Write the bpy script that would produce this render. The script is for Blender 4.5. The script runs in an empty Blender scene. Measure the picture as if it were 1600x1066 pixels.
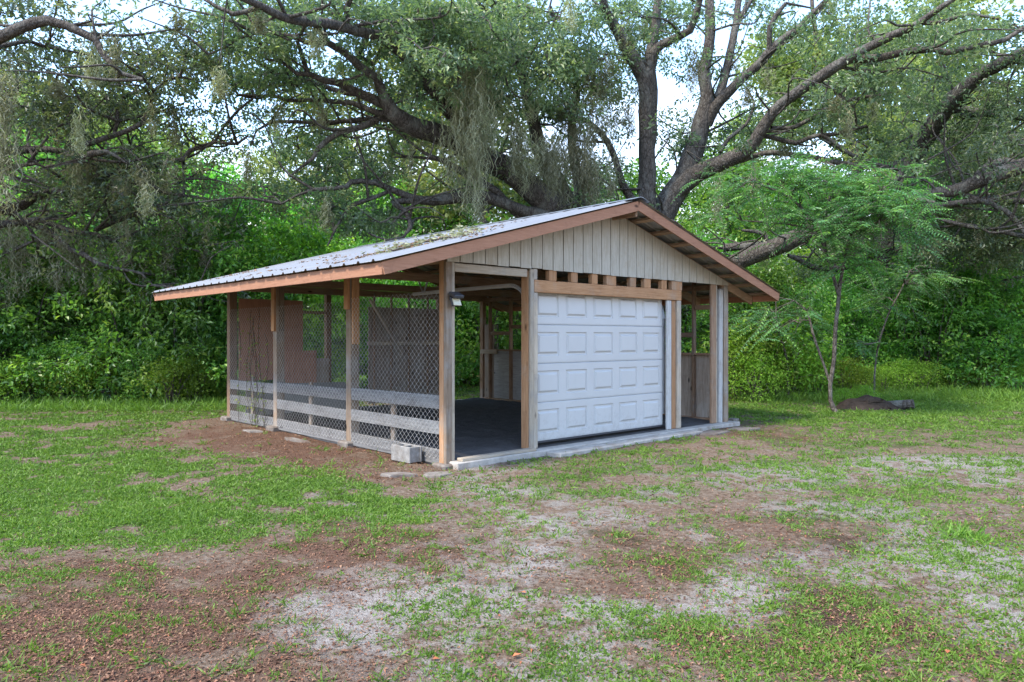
import bpy, bmesh, math, random
import numpy as np
from mathutils import Vector, Matrix

random.seed(7)
RNG = np.random.default_rng(7)
S = bpy.context.scene
COL = S.collection
F, H0, CX, HY = 1147.0, 1.55, 800.0, 527.0      # focal length (px of the 1600 px photo), eye height, principal column, horizon row

# ------------------------------------------------------------------ camera, sky, sun, exposure
cam = bpy.data.cameras.new('camera')
cam.sensor_width = 36.0
cam.lens = F / 1600 * 36
cam.shift_y = -6 / 1600
cam.clip_start, cam.clip_end = 0.05, 2000
cam_ob = bpy.data.objects.new('camera', cam)
COL.objects.link(cam_ob)
cam_ob.location = (0, 0, H0)
cam_ob.rotation_euler = (math.radians(90), 0, 0)
S.camera = cam_ob

SUN_EL, SUN_AZ = math.radians(54), math.radians(228)   # azimuth clockwise from +Y (the viewing direction): high, behind right
wd = bpy.data.worlds.new('World')
S.world = wd
wd.use_nodes = True
nt = wd.node_tree
nt.nodes.clear()
wo = nt.nodes.new('ShaderNodeOutputWorld')
bg = nt.nodes.new('ShaderNodeBackground')
sky = nt.nodes.new('ShaderNodeTexSky')
sky.sky_type = 'NISHITA'
sky.sun_disc = False
sky.sun_elevation = SUN_EL
sky.sun_rotation = SUN_AZ
sky.air_density = 1.0
sky.dust_density = 0.3
sky.ozone_density = 1.6
tc = nt.nodes.new('ShaderNodeTexCoord')
sep = nt.nodes.new('ShaderNodeSeparateXYZ')
nt.links.new(tc.outputs['Generated'], sep.inputs[0])
mp = nt.nodes.new('ShaderNodeMapping')
mp.inputs['Scale'].default_value = (1.0, 1.0, 2.6)
nt.links.new(tc.outputs['Generated'], mp.inputs[0])
cn = nt.nodes.new('ShaderNodeTexNoise')
cn.inputs['Scale'].default_value = 2.3
cn.inputs['Detail'].default_value = 6
cn.inputs['Roughness'].default_value = 0.55
nt.links.new(mp.outputs[0], cn.inputs['Vector'])
hz = nt.nodes.new('ShaderNodeMapRange')             # thin cloud thickens towards the horizon, all the way round
hz.inputs['From Min'].default_value = 0.05
hz.inputs['From Max'].default_value = 0.36
hz.inputs['To Min'].default_value = 0.34
hz.inputs['To Max'].default_value = -0.13
nt.links.new(sep.outputs['Z'], hz.inputs['Value'])
ad = nt.nodes.new('ShaderNodeMath')
ad.operation = 'ADD'
nt.links.new(cn.outputs['Fac'], ad.inputs[0])
nt.links.new(hz.outputs[0], ad.inputs[1])
cr = nt.nodes.new('ShaderNodeMapRange')
cr.inputs['From Min'].default_value = 0.46
cr.inputs['From Max'].default_value = 0.78
cr.inputs['To Min'].default_value = 0.04
nt.links.new(ad.outputs[0], cr.inputs['Value'])
mx = nt.nodes.new('ShaderNodeMix')
mx.data_type = 'RGBA'
nt.links.new(cr.outputs[0], mx.inputs['Factor'])
nt.links.new(sky.outputs[0], mx.inputs['A'])
mx.inputs['B'].default_value = (2.55, 2.6, 2.75, 1)
nt.links.new(mx.outputs['Result'], bg.inputs['Color'])
bg.inputs['Strength'].default_value = 0.15
nt.links.new(bg.outputs[0], wo.inputs[0])

sl = bpy.data.lights.new('sun', 'SUN')
sl.energy = 1.5
sl.angle = math.radians(10)
sl.color = (1.0, 0.93, 0.82)
so = bpy.data.objects.new('sun', sl)
COL.objects.link(so)
so.rotation_euler = (math.radians(90) - SUN_EL, 0, math.pi - SUN_AZ)
so.location = (10, -10, 30)

S.view_settings.view_transform = 'Standard'
S.view_settings.look = 'None'
S.view_settings.gamma = 1
S.view_settings.use_curve_mapping = False
S.view_settings.exposure = 2.28
S.cycles.max_bounces = 7
S.cycles.diffuse_bounces = 4
S.cycles.glossy_bounces = 2
S.cycles.transmission_bounces = 4
S.cycles.caustics_reflective = False
S.cycles.caustics_refractive = False
S.cycles.use_denoising = True

# ------------------------------------------------------------------ helpers
def P(px, py, Z):
    """The point that lies Z metres ahead on the line of sight of a photo pixel."""
    return np.array([(px - CX) / F * Z, Z, H0 + (HY - py) / F * Z])

def tag(o, label=None, cat=None, group=None, kind=None):
    if label: o['label'] = label
    if cat: o['category'] = cat
    if group: o['group'] = group
    if kind: o['kind'] = kind
    return o

def empty(name, loc=(0, 0, 0), rz=0.0):
    o = bpy.data.objects.new(name, None)
    COL.objects.link(o)
    o.location = loc
    o.rotation_euler = (0, 0, rz)
    o.empty_display_size = 0.2
    return o

def link_mesh(name, me, mat=None, parent=None):
    o = bpy.data.objects.new(name, me)
    COL.objects.link(o)
    if mat and not me.materials: me.materials.append(mat)
    if parent: o.parent = parent
    return o

def np_mesh(name, verts, faces, mat=None, attrs=None, smooth=False):
    """verts (n,3); faces (m,k) all with the same corner count, or a list of such arrays; attrs {name: (domain, values)}"""
    me = bpy.data.meshes.new(name)
    fl = faces if isinstance(faces, list) else [faces]
    fl = [np.asarray(f, dtype=np.int32) for f in fl if len(f)]
    nl = sum(f.size for f in fl)
    npoly = sum(len(f) for f in fl)
    me.vertices.add(len(verts))
    me.vertices.foreach_set('co', np.ascontiguousarray(verts, dtype=np.float32).ravel())
    me.loops.add(nl)
    me.loops.foreach_set('vertex_index', np.concatenate([f.ravel() for f in fl]).astype(np.int32))
    me.polygons.add(npoly)
    tot = np.concatenate([np.full(len(f), f.shape[1], np.int32) for f in fl])
    st = np.concatenate([[0], np.cumsum(tot)[:-1]]).astype(np.int32)
    me.polygons.foreach_set('loop_start', st)
    me.polygons.foreach_set('loop_total', tot)
    me.polygons.foreach_set('use_smooth', np.full(npoly, smooth, dtype=bool))
    for k, (dom, val) in (attrs or {}).items():
        a = me.attributes.new(k, 'FLOAT', dom)
        a.data.foreach_set('value', np.ascontiguousarray(val, dtype=np.float32).ravel())
    me.update(calc_edges=True)
    if mat: me.materials.append(mat)
    return me

class MB:
    """collects shapes, links them as one mesh object"""
    def __init__(s): s.bm = bmesh.new()
    def box(s, a, b, bev=0.004, rot=None, piv=None):
        a, b = Vector(a), Vector(b)
        r = bmesh.ops.create_cube(s.bm, size=1.0)
        vs = r['verts']
        d = b - a
        bmesh.ops.scale(s.bm, vec=d, verts=vs)
        bmesh.ops.translate(s.bm, vec=(a + b) / 2, verts=vs)
        if bev > 0 and min(abs(d.x), abs(d.y), abs(d.z)) > bev * 2.5:
            es = list({e for v in vs for e in v.link_edges})
            rr = bmesh.ops.bevel(s.bm, geom=es, offset=bev, segments=1, affect='EDGES', profile=0.5)
            vs = list({v for f in rr['faces'] for v in f.verts})
        if rot is not None:
            bmesh.ops.rotate(s.bm, cent=piv if piv is not None else (a + b) / 2, matrix=rot, verts=vs)
        return vs
    def poly(s, pts, ext):
        """planar polygon pts extruded by vector ext"""
        v = [s.bm.verts.new(p) for p in pts]
        w = [s.bm.verts.new(Vector(p) + Vector(ext)) for p in pts]
        n = len(v)
        s.bm.faces.new(v[::-1]); s.bm.faces.new(w)
        for i in range(n): s.bm.faces.new((v[i], v[(i + 1) % n], w[(i + 1) % n], w[i]))
    def beam(s, p, q, wd_, ht, up=(0, 0, 1)):
        """bar of width wd_ and height ht from p to q"""
        p, q = Vector(p), Vector(q)
        d = (q - p).normalized()
        sd = d.cross(Vector(up)).normalized()
        u = sd.cross(d).normalized()
        c = [sd * (wd_ / 2) * i + u * (ht / 2) * j for i, j in ((-1, -1), (1, -1), (1, 1), (-1, 1))]
        s.poly([p + k for k in c], q - p)
    def build(s, name, mat, parent=None, smooth=False):
        bmesh.ops.recalc_face_normals(s.bm, faces=s.bm.faces[:])
        me = bpy.data.meshes.new(name)
        s.bm.to_mesh(me); s.bm.free()
        if smooth:
            for p in me.polygons: p.use_smooth = True
        return link_mesh(name, me, mat, parent)

def tube(points, radii, sides=6, closed_tip=True):
    """vertices and quads of a tapered tube along points"""
    pts = np.asarray(points, float)
    n = len(pts)
    t = np.gradient(pts, axis=0)
    t /= np.linalg.norm(t, axis=1, keepdims=True) + 1e-9
    ref = np.array([0.31, 0.27, 0.91]) if abs(t[:, 2]).mean() < 0.8 else np.array([0.92, 0.33, 0.2])
    a = np.cross(t, ref); a /= np.linalg.norm(a, axis=1, keepdims=True) + 1e-9
    b = np.cross(t, a)
    th = np.linspace(0, 2 * np.pi, sides, endpoint=False)
    r = np.asarray(radii, float)
    if r.ndim == 1: r = r[:, None] * np.ones(sides)[None]
    v = pts[:, None, :] + r[:, :, None] * (np.cos(th)[None, :, None] * a[:, None, :] + np.sin(th)[None, :, None] * b[:, None, :])
    i = np.arange(n - 1)[:, None] * sides
    j = np.arange(sides)[None, :]
    k = (j + 1) % sides
    f = np.stack([i + j, i + k, i + sides + k, i + sides + j], -1).reshape(-1, 4)
    return v.reshape(-1, 3), f

class Soup:
    def __init__(s): s.v, s.f, s.n = [], [], 0
    def add(s, v, f):
        s.v.append(v); s.f.append(f + s.n); s.n += len(v)
    def mesh(s, name, mat, smooth=True):
        return np_mesh(name, np.concatenate(s.v), np.concatenate(s.f), mat, smooth=smooth)

_T = np.random.default_rng(11).random((256, 256))
def vnoise(x, y):
    xi, yi = np.floor(x).astype(int), np.floor(y).astype(int)
    fx, fy = x - xi, y - yi
    fx, fy = fx * fx * (3 - 2 * fx), fy * fy * (3 - 2 * fy)
    a, b = _T[xi % 256, yi % 256], _T[(xi + 1) % 256, yi % 256]
    c, d = _T[xi % 256, (yi + 1) % 256], _T[(xi + 1) % 256, (yi + 1) % 256]
    return (a * (1 - fx) + b * fx) * (1 - fy) + (c * (1 - fx) + d * fx) * fy
def fbm(x, y, o=4, g=0.5):
    s, a, t = 0.0, 1.0, 0.0
    for i in range(o):
        s = s + a * vnoise(x * 2 ** i + 17.3 * i, y * 2 ** i + 9.1 * i); t += a; a *= g
    return s / t

def catmull(pts, step):
    """dense polyline through pts (n,k), about step apart in the first three columns"""
    p = np.asarray(pts, float)
    if len(p) < 3:
        n = max(2, int(np.linalg.norm(p[-1, :3] - p[0, :3]) / step) + 1)
        return p[0] + (p[-1] - p[0]) * np.linspace(0, 1, n)[:, None]
    q = np.vstack([2 * p[0] - p[1], p, 2 * p[-1] - p[-2]])
    out = []
    for i in range(1, len(q) - 2):
        n = max(1, int(np.linalg.norm(q[i + 1, :3] - q[i, :3]) / step))
        t = (np.arange(n) / n)[:, None]
        out.append(0.5 * (2 * q[i] + (q[i + 1] - q[i - 1]) * t + (2 * q[i - 1] - 5 * q[i] + 4 * q[i + 1] - q[i + 2]) * t ** 2
                          + (3 * q[i] - q[i - 1] - 3 * q[i + 1] + q[i + 2]) * t ** 3))
    out.append(p[-1:])
    return np.vstack(out)

def unit(v): return v / (np.linalg.norm(v, axis=-1, keepdims=True) + 1e-9)

def leaf_arrays(pos, axis, L, W, fold=0.18, nbias=None, rng=RNG):
    """rhombic folded leaves: pos (n,3), axis (n,3), L (n), W (n)"""
    n = len(pos)
    axis = unit(axis)
    r = rng.normal(size=(n, 3))
    if nbias is not None: r = r * (1 - nbias) + np.array([0, 0, 1.0]) * nbias * 1.6
    side = unit(np.cross(axis, r))
    nrm = np.cross(side, axis)
    L, W = np.asarray(L)[:, None], np.asarray(W)[:, None]
    m = pos + axis * L * 0.45 + nrm * L * fold * 0.5
    v = np.stack([pos, m + side * W / 2, pos + axis * L - nrm * L * fold, m - side * W / 2], 1)
    return v.reshape(-1, 3), np.arange(4 * n).reshape(n, 4)

# ------------------------------------------------------------------ materials
def mat_new(name):
    m = bpy.data.materials.new(name)
    m.use_nodes = True
    n = m.node_tree
    n.nodes.clear()
    out = n.nodes.new('ShaderNodeOutputMaterial')
    b = n.nodes.new('ShaderNodeBsdfPrincipled')
    n.links.new(b.outputs[0], out.inputs[0])
    return m, n, b, out

def N(nt, t, **kw):
    n = nt.nodes.new(t)
    for k, v in kw.items():
        if k in n.inputs: n.inputs[k].default_value = v
        else: setattr(n, k, v)
    return n

def ramp(nt, src, stops, interp='LINEAR'):
    r = nt.nodes.new('ShaderNodeValToRGB')
    e = r.color_ramp
    e.interpolation = interp
    while len(e.elements) < len(stops): e.elements.new(0.5)
    for el, (p, c) in zip(e.elements, stops):
        el.position = p
        el.color = (*c, 1) if len(c) == 3 else c
    nt.links.new(src, r.inputs[0])
    return r.outputs[0]

def mixc(nt, f, a, b, mode='MIX'):
    m = nt.nodes.new('ShaderNodeMix'); m.data_type = 'RGBA'; m.blend_type = mode
    for s, v in (('Factor', f), ('A', a), ('B', b)):
        if hasattr(v, 'links'): nt.links.new(v, m.inputs[s])
        elif s == 'Factor': m.inputs[s].default_value = v
        else: m.inputs[s].default_value = (*v, 1)
    return m.outputs['Result']

def bump(nt, b, h, strength, dist=0.01):
    bp = N(nt, 'ShaderNodeBump', Strength=strength, Distance=dist)
    nt.links.new(h, bp.inputs['Height'])
    nt.links.new(bp.outputs[0], b.inputs['Normal'])

def obj_coord(nt, scale=(1, 1, 1), jitter=True):
    tcn = N(nt, 'ShaderNodeTexCoord')
    m = N(nt, 'ShaderNodeMapping', Scale=scale)
    nt.links.new(tcn.outputs['Object'], m.inputs[0])
    if jitter:
        oi = N(nt, 'ShaderNodeObjectInfo')
        mm = N(nt, 'ShaderNodeMath', operation='MULTIPLY')
        mm.inputs[1].default_value = 37.0
        nt.links.new(oi.outputs['Random'], mm.inputs[0])
        c = N(nt, 'ShaderNodeCombineXYZ')
        for i in range(3): nt.links.new(mm.outputs[0], c.inputs[i])
        nt.links.new(c.outputs[0], m.inputs['Location'])
        return m.outputs[0], oi.outputs['Random']
    return m.outputs[0], None

def noise(nt, vec, scale, detail=4, rough=0.6):
    n = N(nt, 'ShaderNodeTexNoise', Scale=scale, Detail=detail, Roughness=rough)
    nt.links.new(vec, n.inputs['Vector'])
    return n.outputs['Fac']

def wood(name, c_dark, c_light, axis, rough=0.75, var=0.35, knots=True, grey=0.0, greycol=(0.33, 0.31, 0.28)):
    """sawn timber with the grain along axis 0/1/2; each board differs by the object's random"""
    m, n, b, _ = mat_new(name)
    sc = [9.0, 9.0, 9.0]; sc[axis] = 0.7
    v, rnd = obj_coord(n, sc)
    g = noise(n, v, 5.0, 6, 0.65)
    c = ramp(n, g, [(0.28, c_dark), (0.72, c_light)])
    v2, _r = obj_coord(n, (1, 1, 1))
    if knots:
        sk = [6.0, 6.0, 6.0]; sk[axis] = 2.5
        vk, _r = obj_coord(n, sk)
        vo = N(n, 'ShaderNodeTexVoronoi', Scale=0.8)
        n.links.new(vk, vo.inputs['Vector'])
        kf = ramp(n, vo.outputs['Distance'], [(0.05, (1, 1, 1)), (0.13, (0, 0, 0))])
        c = mixc(n, kf, c, tuple(x * 0.25 for x in c_dark))
    if grey > 0:
        gm = noise(n, v2, 1.8, 5, 0.7)
        gf = ramp(n, gm, [(0.62 - 0.35 * grey, (0, 0, 0)), (0.85 - 0.3 * grey, (1, 1, 1))])
        gg = ramp(n, g, [(0.25, tuple(x * 0.6 for x in greycol)), (0.75, greycol)])
        c = mixc(n, gf, c, gg)
    st = noise(n, v2, 6.0, 5, 0.7)
    c = mixc(n, ramp(n, st, [(0.55, (0, 0, 0)), (0.8, (0.45, 0.45, 0.45))]), c, tuple(x * 0.4 for x in c_dark))
    hv = N(n, 'ShaderNodeMapRange')
    hv.inputs['To Min'].default_value = 1 - var * 0.7; hv.inputs['To Max'].default_value = 1 + var * 0.6
    n.links.new(rnd, hv.inputs['Value'])
    cb = N(n, 'ShaderNodeCombineColor')
    for i in range(3): n.links.new(hv.outputs[0], cb.inputs[i])
    c = mixc(n, 1.0, c, cb.outputs[0], 'MULTIPLY')
    n.links.new(c, b.inputs['Base Color'])
    b.inputs['Roughness'].default_value = rough
    b.inputs['Specular IOR Level'].default_value = 0.25
    bump(n, b, g, 0.5, 0.004)
    return m

def leaf_mat(name, stops, trans=0.35, rough=0.5, spec=0.35, tcol=1.5):
    m, n, b, out = mat_new(name)
    at = N(n, 'ShaderNodeAttribute', attribute_name='rnd')
    c = ramp(n, at.outputs['Fac'], stops)
    oi = N(n, 'ShaderNodeObjectInfo')
    hs = N(n, 'ShaderNodeHueSaturation')
    mr = N(n, 'ShaderNodeMapRange'); mr.inputs['To Min'].default_value = 0.475; mr.inputs['To Max'].default_value = 0.512
    mv = N(n, 'ShaderNodeMapRange'); mv.inputs['To Min'].default_value = 0.68; mv.inputs['To Max'].default_value = 1.32
    n.links.new(oi.outputs['Random'], mr.inputs['Value']); n.links.new(mr.outputs[0], hs.inputs['Hue'])
    n.links.new(oi.outputs['Random'], mv.inputs['Value']); n.links.new(mv.outputs[0], hs.inputs['Value'])
    n.links.new(c, hs.inputs['Color'])
    n.links.new(hs.outputs[0], b.inputs['Base Color'])
    b.inputs['Roughness'].default_value = rough
    b.inputs['Specular IOR Level'].default_value = spec
    tr = N(n, 'ShaderNodeBsdfTranslucent')
    tm = mixc(n, 1.0, hs.outputs[0], (tcol, tcol * 1.1, tcol * 0.6), 'MULTIPLY')
    n.links.new(tm, tr.inputs['Color'])
    ms = N(n, 'ShaderNodeMixShader'); ms.inputs[0].default_value = trans
    n.links.new(b.outputs[0], ms.inputs[1]); n.links.new(tr.outputs[0], ms.inputs[2])
    n.links.new(ms.outputs[0], out.inputs[0])
    return m

def bark_mat(name, dark, light, lichen, lf=0.5):
    m, n, b, _ = mat_new(name)
    v, _r = obj_coord(n, (1, 1, 0.45), False)
    vo = N(n, 'ShaderNodeTexVoronoi', Scale=16.0, feature='DISTANCE_TO_EDGE')
    wn = N(n, 'ShaderNodeTexNoise', Scale=7.0, Detail=5)
    n.links.new(v, wn.inputs['Vector'])
    mxv = N(n, 'ShaderNodeMix', data_type='VECTOR')
    mxv.inputs['Factor'].default_value = 0.12
    n.links.new(v, mxv.inputs['A']); n.links.new(wn.outputs['Color'], mxv.inputs['B'])
    n.links.new(mxv.outputs['Result'], vo.inputs['Vector'])
    f = noise(n, v, 12, 6, 0.7)
    c = ramp(n, f, [(0.3, dark), (0.7, light)])
    c = mixc(n, ramp(n, vo.outputs['Distance'], [(0.0, (0.75, 0.75, 0.75)), (0.12, (0, 0, 0))]), c, tuple(x * 0.3 for x in dark))
    l1 = noise(n, v, 2.6, 6, 0.7)
    c = mixc(n, ramp(n, l1, [(0.62 - 0.2 * lf, (0, 0, 0)), (0.72, (0.8, 0.8, 0.8))]), c, lichen)
    n.links.new(c, b.inputs['Base Color'])
    b.inputs['Roughness'].default_value = 0.9
    b.inputs['Specular IOR Level'].default_value = 0.15
    mh = N(n, 'ShaderNodeMath', operation='ADD')
    n.links.new(vo.outputs['Distance'], mh.inputs[0]); n.links.new(f, mh.inputs[1])
    bump(n, b, mh.outputs[0], 0.9, 0.05)
    return m

def plain(name, c, rough=0.6, metal=0.0, var=0.15, scale=6.0, spec=0.4, bmp=0.2, dirt=None, dirt_f=0.5, dist=0.01):
    m, n, b, _ = mat_new(name)
    v, rnd = obj_coord(n)
    f = noise(n, v, scale, 6, 0.65)
    cc = ramp(n, f, [(0.25, tuple(x * (1 - var) for x in c)), (0.75, tuple(min(1, x * (1 + var)) for x in c))])
    if dirt:
        d = noise(n, v, scale * 0.35, 7, 0.7)
        cc = mixc(n, ramp(n, d, [(0.7 - 0.35 * dirt_f, (0, 0, 0)), (0.9 - 0.3 * dirt_f, (1, 1, 1))]), cc, dirt)
    n.links.new(cc, b.inputs['Base Color'])
    b.inputs['Roughness'].default_value = rough
    b.inputs['Metallic'].default_value = metal
    b.inputs['Specular IOR Level'].default_value = spec
    if bmp > 0: bump(n, b, f, bmp, dist)
    return m

M = {}
for ax in range(3):
    M['old', ax] = wood('weathered_timber_%s' % 'xyz'[ax], (0.15, 0.098, 0.062), (0.31, 0.23, 0.16), ax, grey=0.5)
    M['brown', ax] = wood('brown_timber_%s' % 'xyz'[ax], (0.18, 0.105, 0.062), (0.36, 0.235, 0.15), ax, grey=0.25)
    M['ceil', ax] = wood('roof_timber_%s' % 'xyz'[ax], (0.23, 0.14, 0.085), (0.42, 0.285, 0.185), ax, grey=0.2)
    M['fresh', ax] = wood('yellow_pine_%s' % 'xyz'[ax], (0.30, 0.145, 0.065), (0.50, 0.285, 0.15), ax, grey=0.25, greycol=(0.42, 0.33, 0.25), var=0.25)
    M['pale', ax] = wood('bleached_pine_%s' % 'xyz'[ax], (0.32, 0.25, 0.18), (0.53, 0.45, 0.345), ax, grey=0.4, greycol=(0.36, 0.335, 0.30), var=0.2)
    M['greyboard', ax] = wood('grey_board_%s' % 'xyz'[ax], (0.11, 0.10, 0.095), (0.275, 0.265, 0.25), ax, grey=0.5, greycol=(0.28, 0.275, 0.265), var=0.35)
    M['fascia', ax] = wood('salmon_fascia_%s' % 'xyz'[ax], (0.29, 0.135, 0.075), (0.40, 0.20, 0.118), ax, grey=0.0, var=0.2)
M['whitewash'] = wood('whitewashed_timber', (0.34, 0.325, 0.30), (0.50, 0.49, 0.465), 2, grey=0.3, greycol=(0.4, 0.35, 0.3))
M['ply_red'] = wood('reddish_plywood', (0.31, 0.145, 0.09), (0.50, 0.26, 0.165), 2, grey=0.0, knots=False)
M['ply_dark'] = wood('weathered_plywood', (0.22, 0.17, 0.13), (0.43, 0.35, 0.28), 2, grey=0.4, greycol=(0.48, 0.44, 0.39))
M['ply_grey'] = wood('grey_plywood', (0.24, 0.235, 0.23), (0.44, 0.435, 0.43), 1, grey=0.4, greycol=(0.4, 0.4, 0.4))

def siding_mat():
    m, n, b, _ = mat_new('painted_siding')
    v, rnd = obj_coord(n, (14, 14, 0.9))
    g = noise(n, v, 4.0, 6, 0.7)
    c = ramp(n, g, [(0.3, (0.32, 0.285, 0.225)), (0.6, (0.48, 0.44, 0.36))])
    v2, _r = obj_coord(n, (1, 1, 1), False)
    d = noise(n, v2, 3.5, 7, 0.75)
    c = mixc(n, ramp(n, d, [(0.50, (0, 0, 0)), (0.74, (0.8, 0.8, 0.8))]), c, (0.36, 0.29, 0.20))
    v3, _r = obj_coord(n, (9, 9, 0.6), True)
    d3 = noise(n, v3, 3.0, 4, 0.6)
    c = mixc(n, ramp(n, d3, [(0.58, (0, 0, 0)), (0.8, (0.55, 0.55, 0.55))]), c, (0.27, 0.21, 0.14))
    n.links.new(c, b.inputs['Base Color'])
    b.inputs['Roughness'].default_value = 0.8
    bump(n, b, g, 0.5, 0.004)
    return m
M['siding'] = siding_mat()
def door_mat():
    m, n, b, _ = mat_new('white_steel')
    v, rnd = obj_coord(n, (1, 1, 1), False)
    f = noise(n, v, 2.2, 5, 0.6)
    c = ramp(n, f, [(0.3, (0.50, 0.49, 0.47)), (0.7, (0.53, 0.52, 0.50))])
    sz = N(n, 'ShaderNodeSeparateXYZ'); n.links.new(v, sz.inputs[0])
    mr = N(n, 'ShaderNodeMapRange'); mr.inputs['From Min'].default_value = 0.12; mr.inputs['From Max'].default_value = 0.75; mr.inputs['To Min'].default_value = 0.24; mr.inputs['To Max'].default_value = 0.0
    n.links.new(sz.outputs['Z'], mr.inputs['Value'])
    sp = noise(n, v, 14, 7, 0.75)
    a = N(n, 'ShaderNodeMath', operation='ADD'); n.links.new(sp, a.inputs[0]); n.links.new(mr.outputs[0], a.inputs[1])
    c = mixc(n, ramp(n, a.outputs[0], [(0.66, (0, 0, 0)), (0.92, (0.35, 0.35, 0.35))]), c, (0.24, 0.20, 0.16))
    vs, _r = obj_coord(n, (7, 7, 0.7), False)
    st = noise(n, vs, 2.5, 5, 0.65)
    c = mixc(n, ramp(n, st, [(0.58, (0, 0, 0)), (0.85, (0.12, 0.12, 0.12))]), c, (0.33, 0.33, 0.31))
    n.links.new(c, b.inputs['Base Color'])
    b.inputs['Roughness'].default_value = 0.42
    bump(n, b, noise(n, v, 1.2, 1, 0.4), 0.03, 0.04)
    return m
M['door'] = door_mat()
M['roof'] = plain('galvanised_roof', (0.34, 0.335, 0.33), 0.55, 0.5, 0.12, 2.5, 0.5, 0.06, (0.40, 0.38, 0.36), 0.35)
M['cap'] = plain('ridge_metal', (0.30, 0.32, 0.34), 0.45, 0.7, 0.12, 3, 0.5, 0.05)
M['galv'] = plain('galvanised_steel', (0.56, 0.57, 0.58), 0.45, 0.55, 0.1, 8, 0.5, 0.05)
M['wire'] = plain('galvanised_wire', (0.50, 0.48, 0.45), 0.55, 0.3, 0.2, 8, 0.4, 0.0)
M['concrete'] = plain('concrete', (0.40, 0.365, 0.32), 0.9, 0, 0.25, 9, 0.2, 0.5, (0.22, 0.17, 0.13), 0.55, 0.01)
M['old_slab'] = plain('sunken_slab', (0.20, 0.175, 0.15), 0.95, 0, 0.35, 9, 0.2, 0.6, (0.11, 0.075, 0.055), 0.75, 0.02)
M['block'] = plain('block_concrete', (0.26, 0.245, 0.225), 0.95, 0, 0.3, 14, 0.2, 0.7, (0.15, 0.125, 0.10), 0.6, 0.015)
M['floor'] = plain('dirty_floor', (0.085, 0.08, 0.078), 0.95, 0, 0.3, 5, 0.2, 0.8, (0.07, 0.066, 0.064), 0.7, 0.05)
M['lamp_black'] = plain('black_plastic', (0.05, 0.05, 0.055), 0.5, 0, 0.1, 8, 0.4, 0.05)
M['lamp_lens'] = plain('lamp_lens', (0.62, 0.58, 0.42), 0.25, 0, 0.05, 8, 0.5, 0.0)
M['soil'] = plain('dark_soil', (0.05, 0.036, 0.027), 0.95, 0, 0.4, 7, 0.1, 1.0, (0.12, 0.10, 0.07), 0.4, 0.06)
M['bark'] = bark_mat('oak_bark', (0.055, 0.046, 0.039), (0.155, 0.135, 0.115), (0.21, 0.21, 0.18), 0.55)
M['bark2'] = bark_mat('thin_bark', (0.075, 0.060, 0.048), (0.20, 0.17, 0.14), (0.22, 0.22, 0.19), 0.4)
M['oak_leaf'] = leaf_mat('oak_leaves', [(0.0, (0.054, 0.086, 0.052)), (0.45, (0.110, 0.162, 0.083)), (0.8, (0.172, 0.227, 0.104)), (1.0, (0.270, 0.299, 0.130))], 0.45, 0.40, 0.6)
M['light_leaf'] = leaf_mat('yellow_green_leaves', [(0.0, (0.112, 0.163, 0.056)), (0.5, (0.200, 0.263, 0.081)), (1.0, (0.338, 0.375, 0.106))], 0.42, 0.45, 0.4)
M['shrub_leaf'] = leaf_mat('shrub_leaves', [(0.0, (0.049, 0.133, 0.031)), (0.5, (0.112, 0.280, 0.048)), (0.85, (0.203, 0.420, 0.063)), (1.0, (0.336, 0.518, 0.091))], 0.45, 0.40, 0.6)
M['bright_leaf'] = leaf_mat('bright_weed_leaves', [(0.0, (0.088, 0.176, 0.020)), (0.6, (0.176, 0.308, 0.033)), (1.0, (0.275, 0.396, 0.055))], 0.4, 0.5, 0.3)
M['feather_leaf'] = leaf_mat('feathery_leaves', [(0.0, (0.052, 0.132, 0.057)), (0.5, (0.092, 0.201, 0.069)), (0.85, (0.161, 0.287, 0.069)), (1.0, (0.241, 0.368, 0.081))], 0.36, 0.4, 0.5)
M['grass'] = leaf_mat('grass_blades', [(0.0, (0.050, 0.095, 0.016)), (0.5, (0.101, 0.190, 0.025)), (0.9, (0.168, 0.270, 0.038)), (1.0, (0.336, 0.290, 0.108))], 0.35, 0.5, 0.3)
M['lawn'] = leaf_mat('clover_lawn', [(0.0, (0.058, 0.095, 0.017)), (0.5, (0.106, 0.176, 0.025)), (0.9, (0.170, 0.237, 0.039)), (1.0, (0.288, 0.237, 0.086))], 0.35, 0.5, 0.3)
M['litter'] = leaf_mat('dead_leaves', [(0.0, (0.069, 0.035, 0.021)), (0.45, (0.167, 0.087, 0.049)), (0.8, (0.253, 0.148, 0.082)), (0.965, (0.345, 0.214, 0.123)), (1.0, (0.368, 0.133, 0.049))], 0.1, 0.8, 0.2)
M['moss'] = leaf_mat('spanish_moss', [(0.0, (0.188, 0.190, 0.121)), (0.5, (0.316, 0.322, 0.207)), (1.0, (0.493, 0.494, 0.338))], 0.3, 0.9, 0.1, 1.1)
M['orange_leaf'] = plain('orange_dead_leaf', (0.36, 0.115, 0.045), 0.6, 0, 0.2, 40, 0.3, 0.0)

# ------------------------------------------------------------------ ground: soil, sand, litter and grass patches of the clearing
BA = math.radians(42.46)
BX, BY = -0.795, 8.85                                  # foot of the barn's near corner post
CU, SU = math.cos(BA), math.sin(BA)
def to_barn(X, Y):
    dx, dy = X - BX, Y - BY
    return dx * CU + dy * SU, -dx * SU + dy * CU
def to_world(u, v): return BX + u * CU - v * SU, BY + u * SU + v * CU

def E(px, py, cx, cy, rx, ry):
    d = np.sqrt(((px - cx) / rx) ** 2 + ((py - cy) / ry) ** 2)
    t = np.clip((1.25 - d) / 0.6, 0, 1)
    return t * t * (3 - 2 * t)

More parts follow.
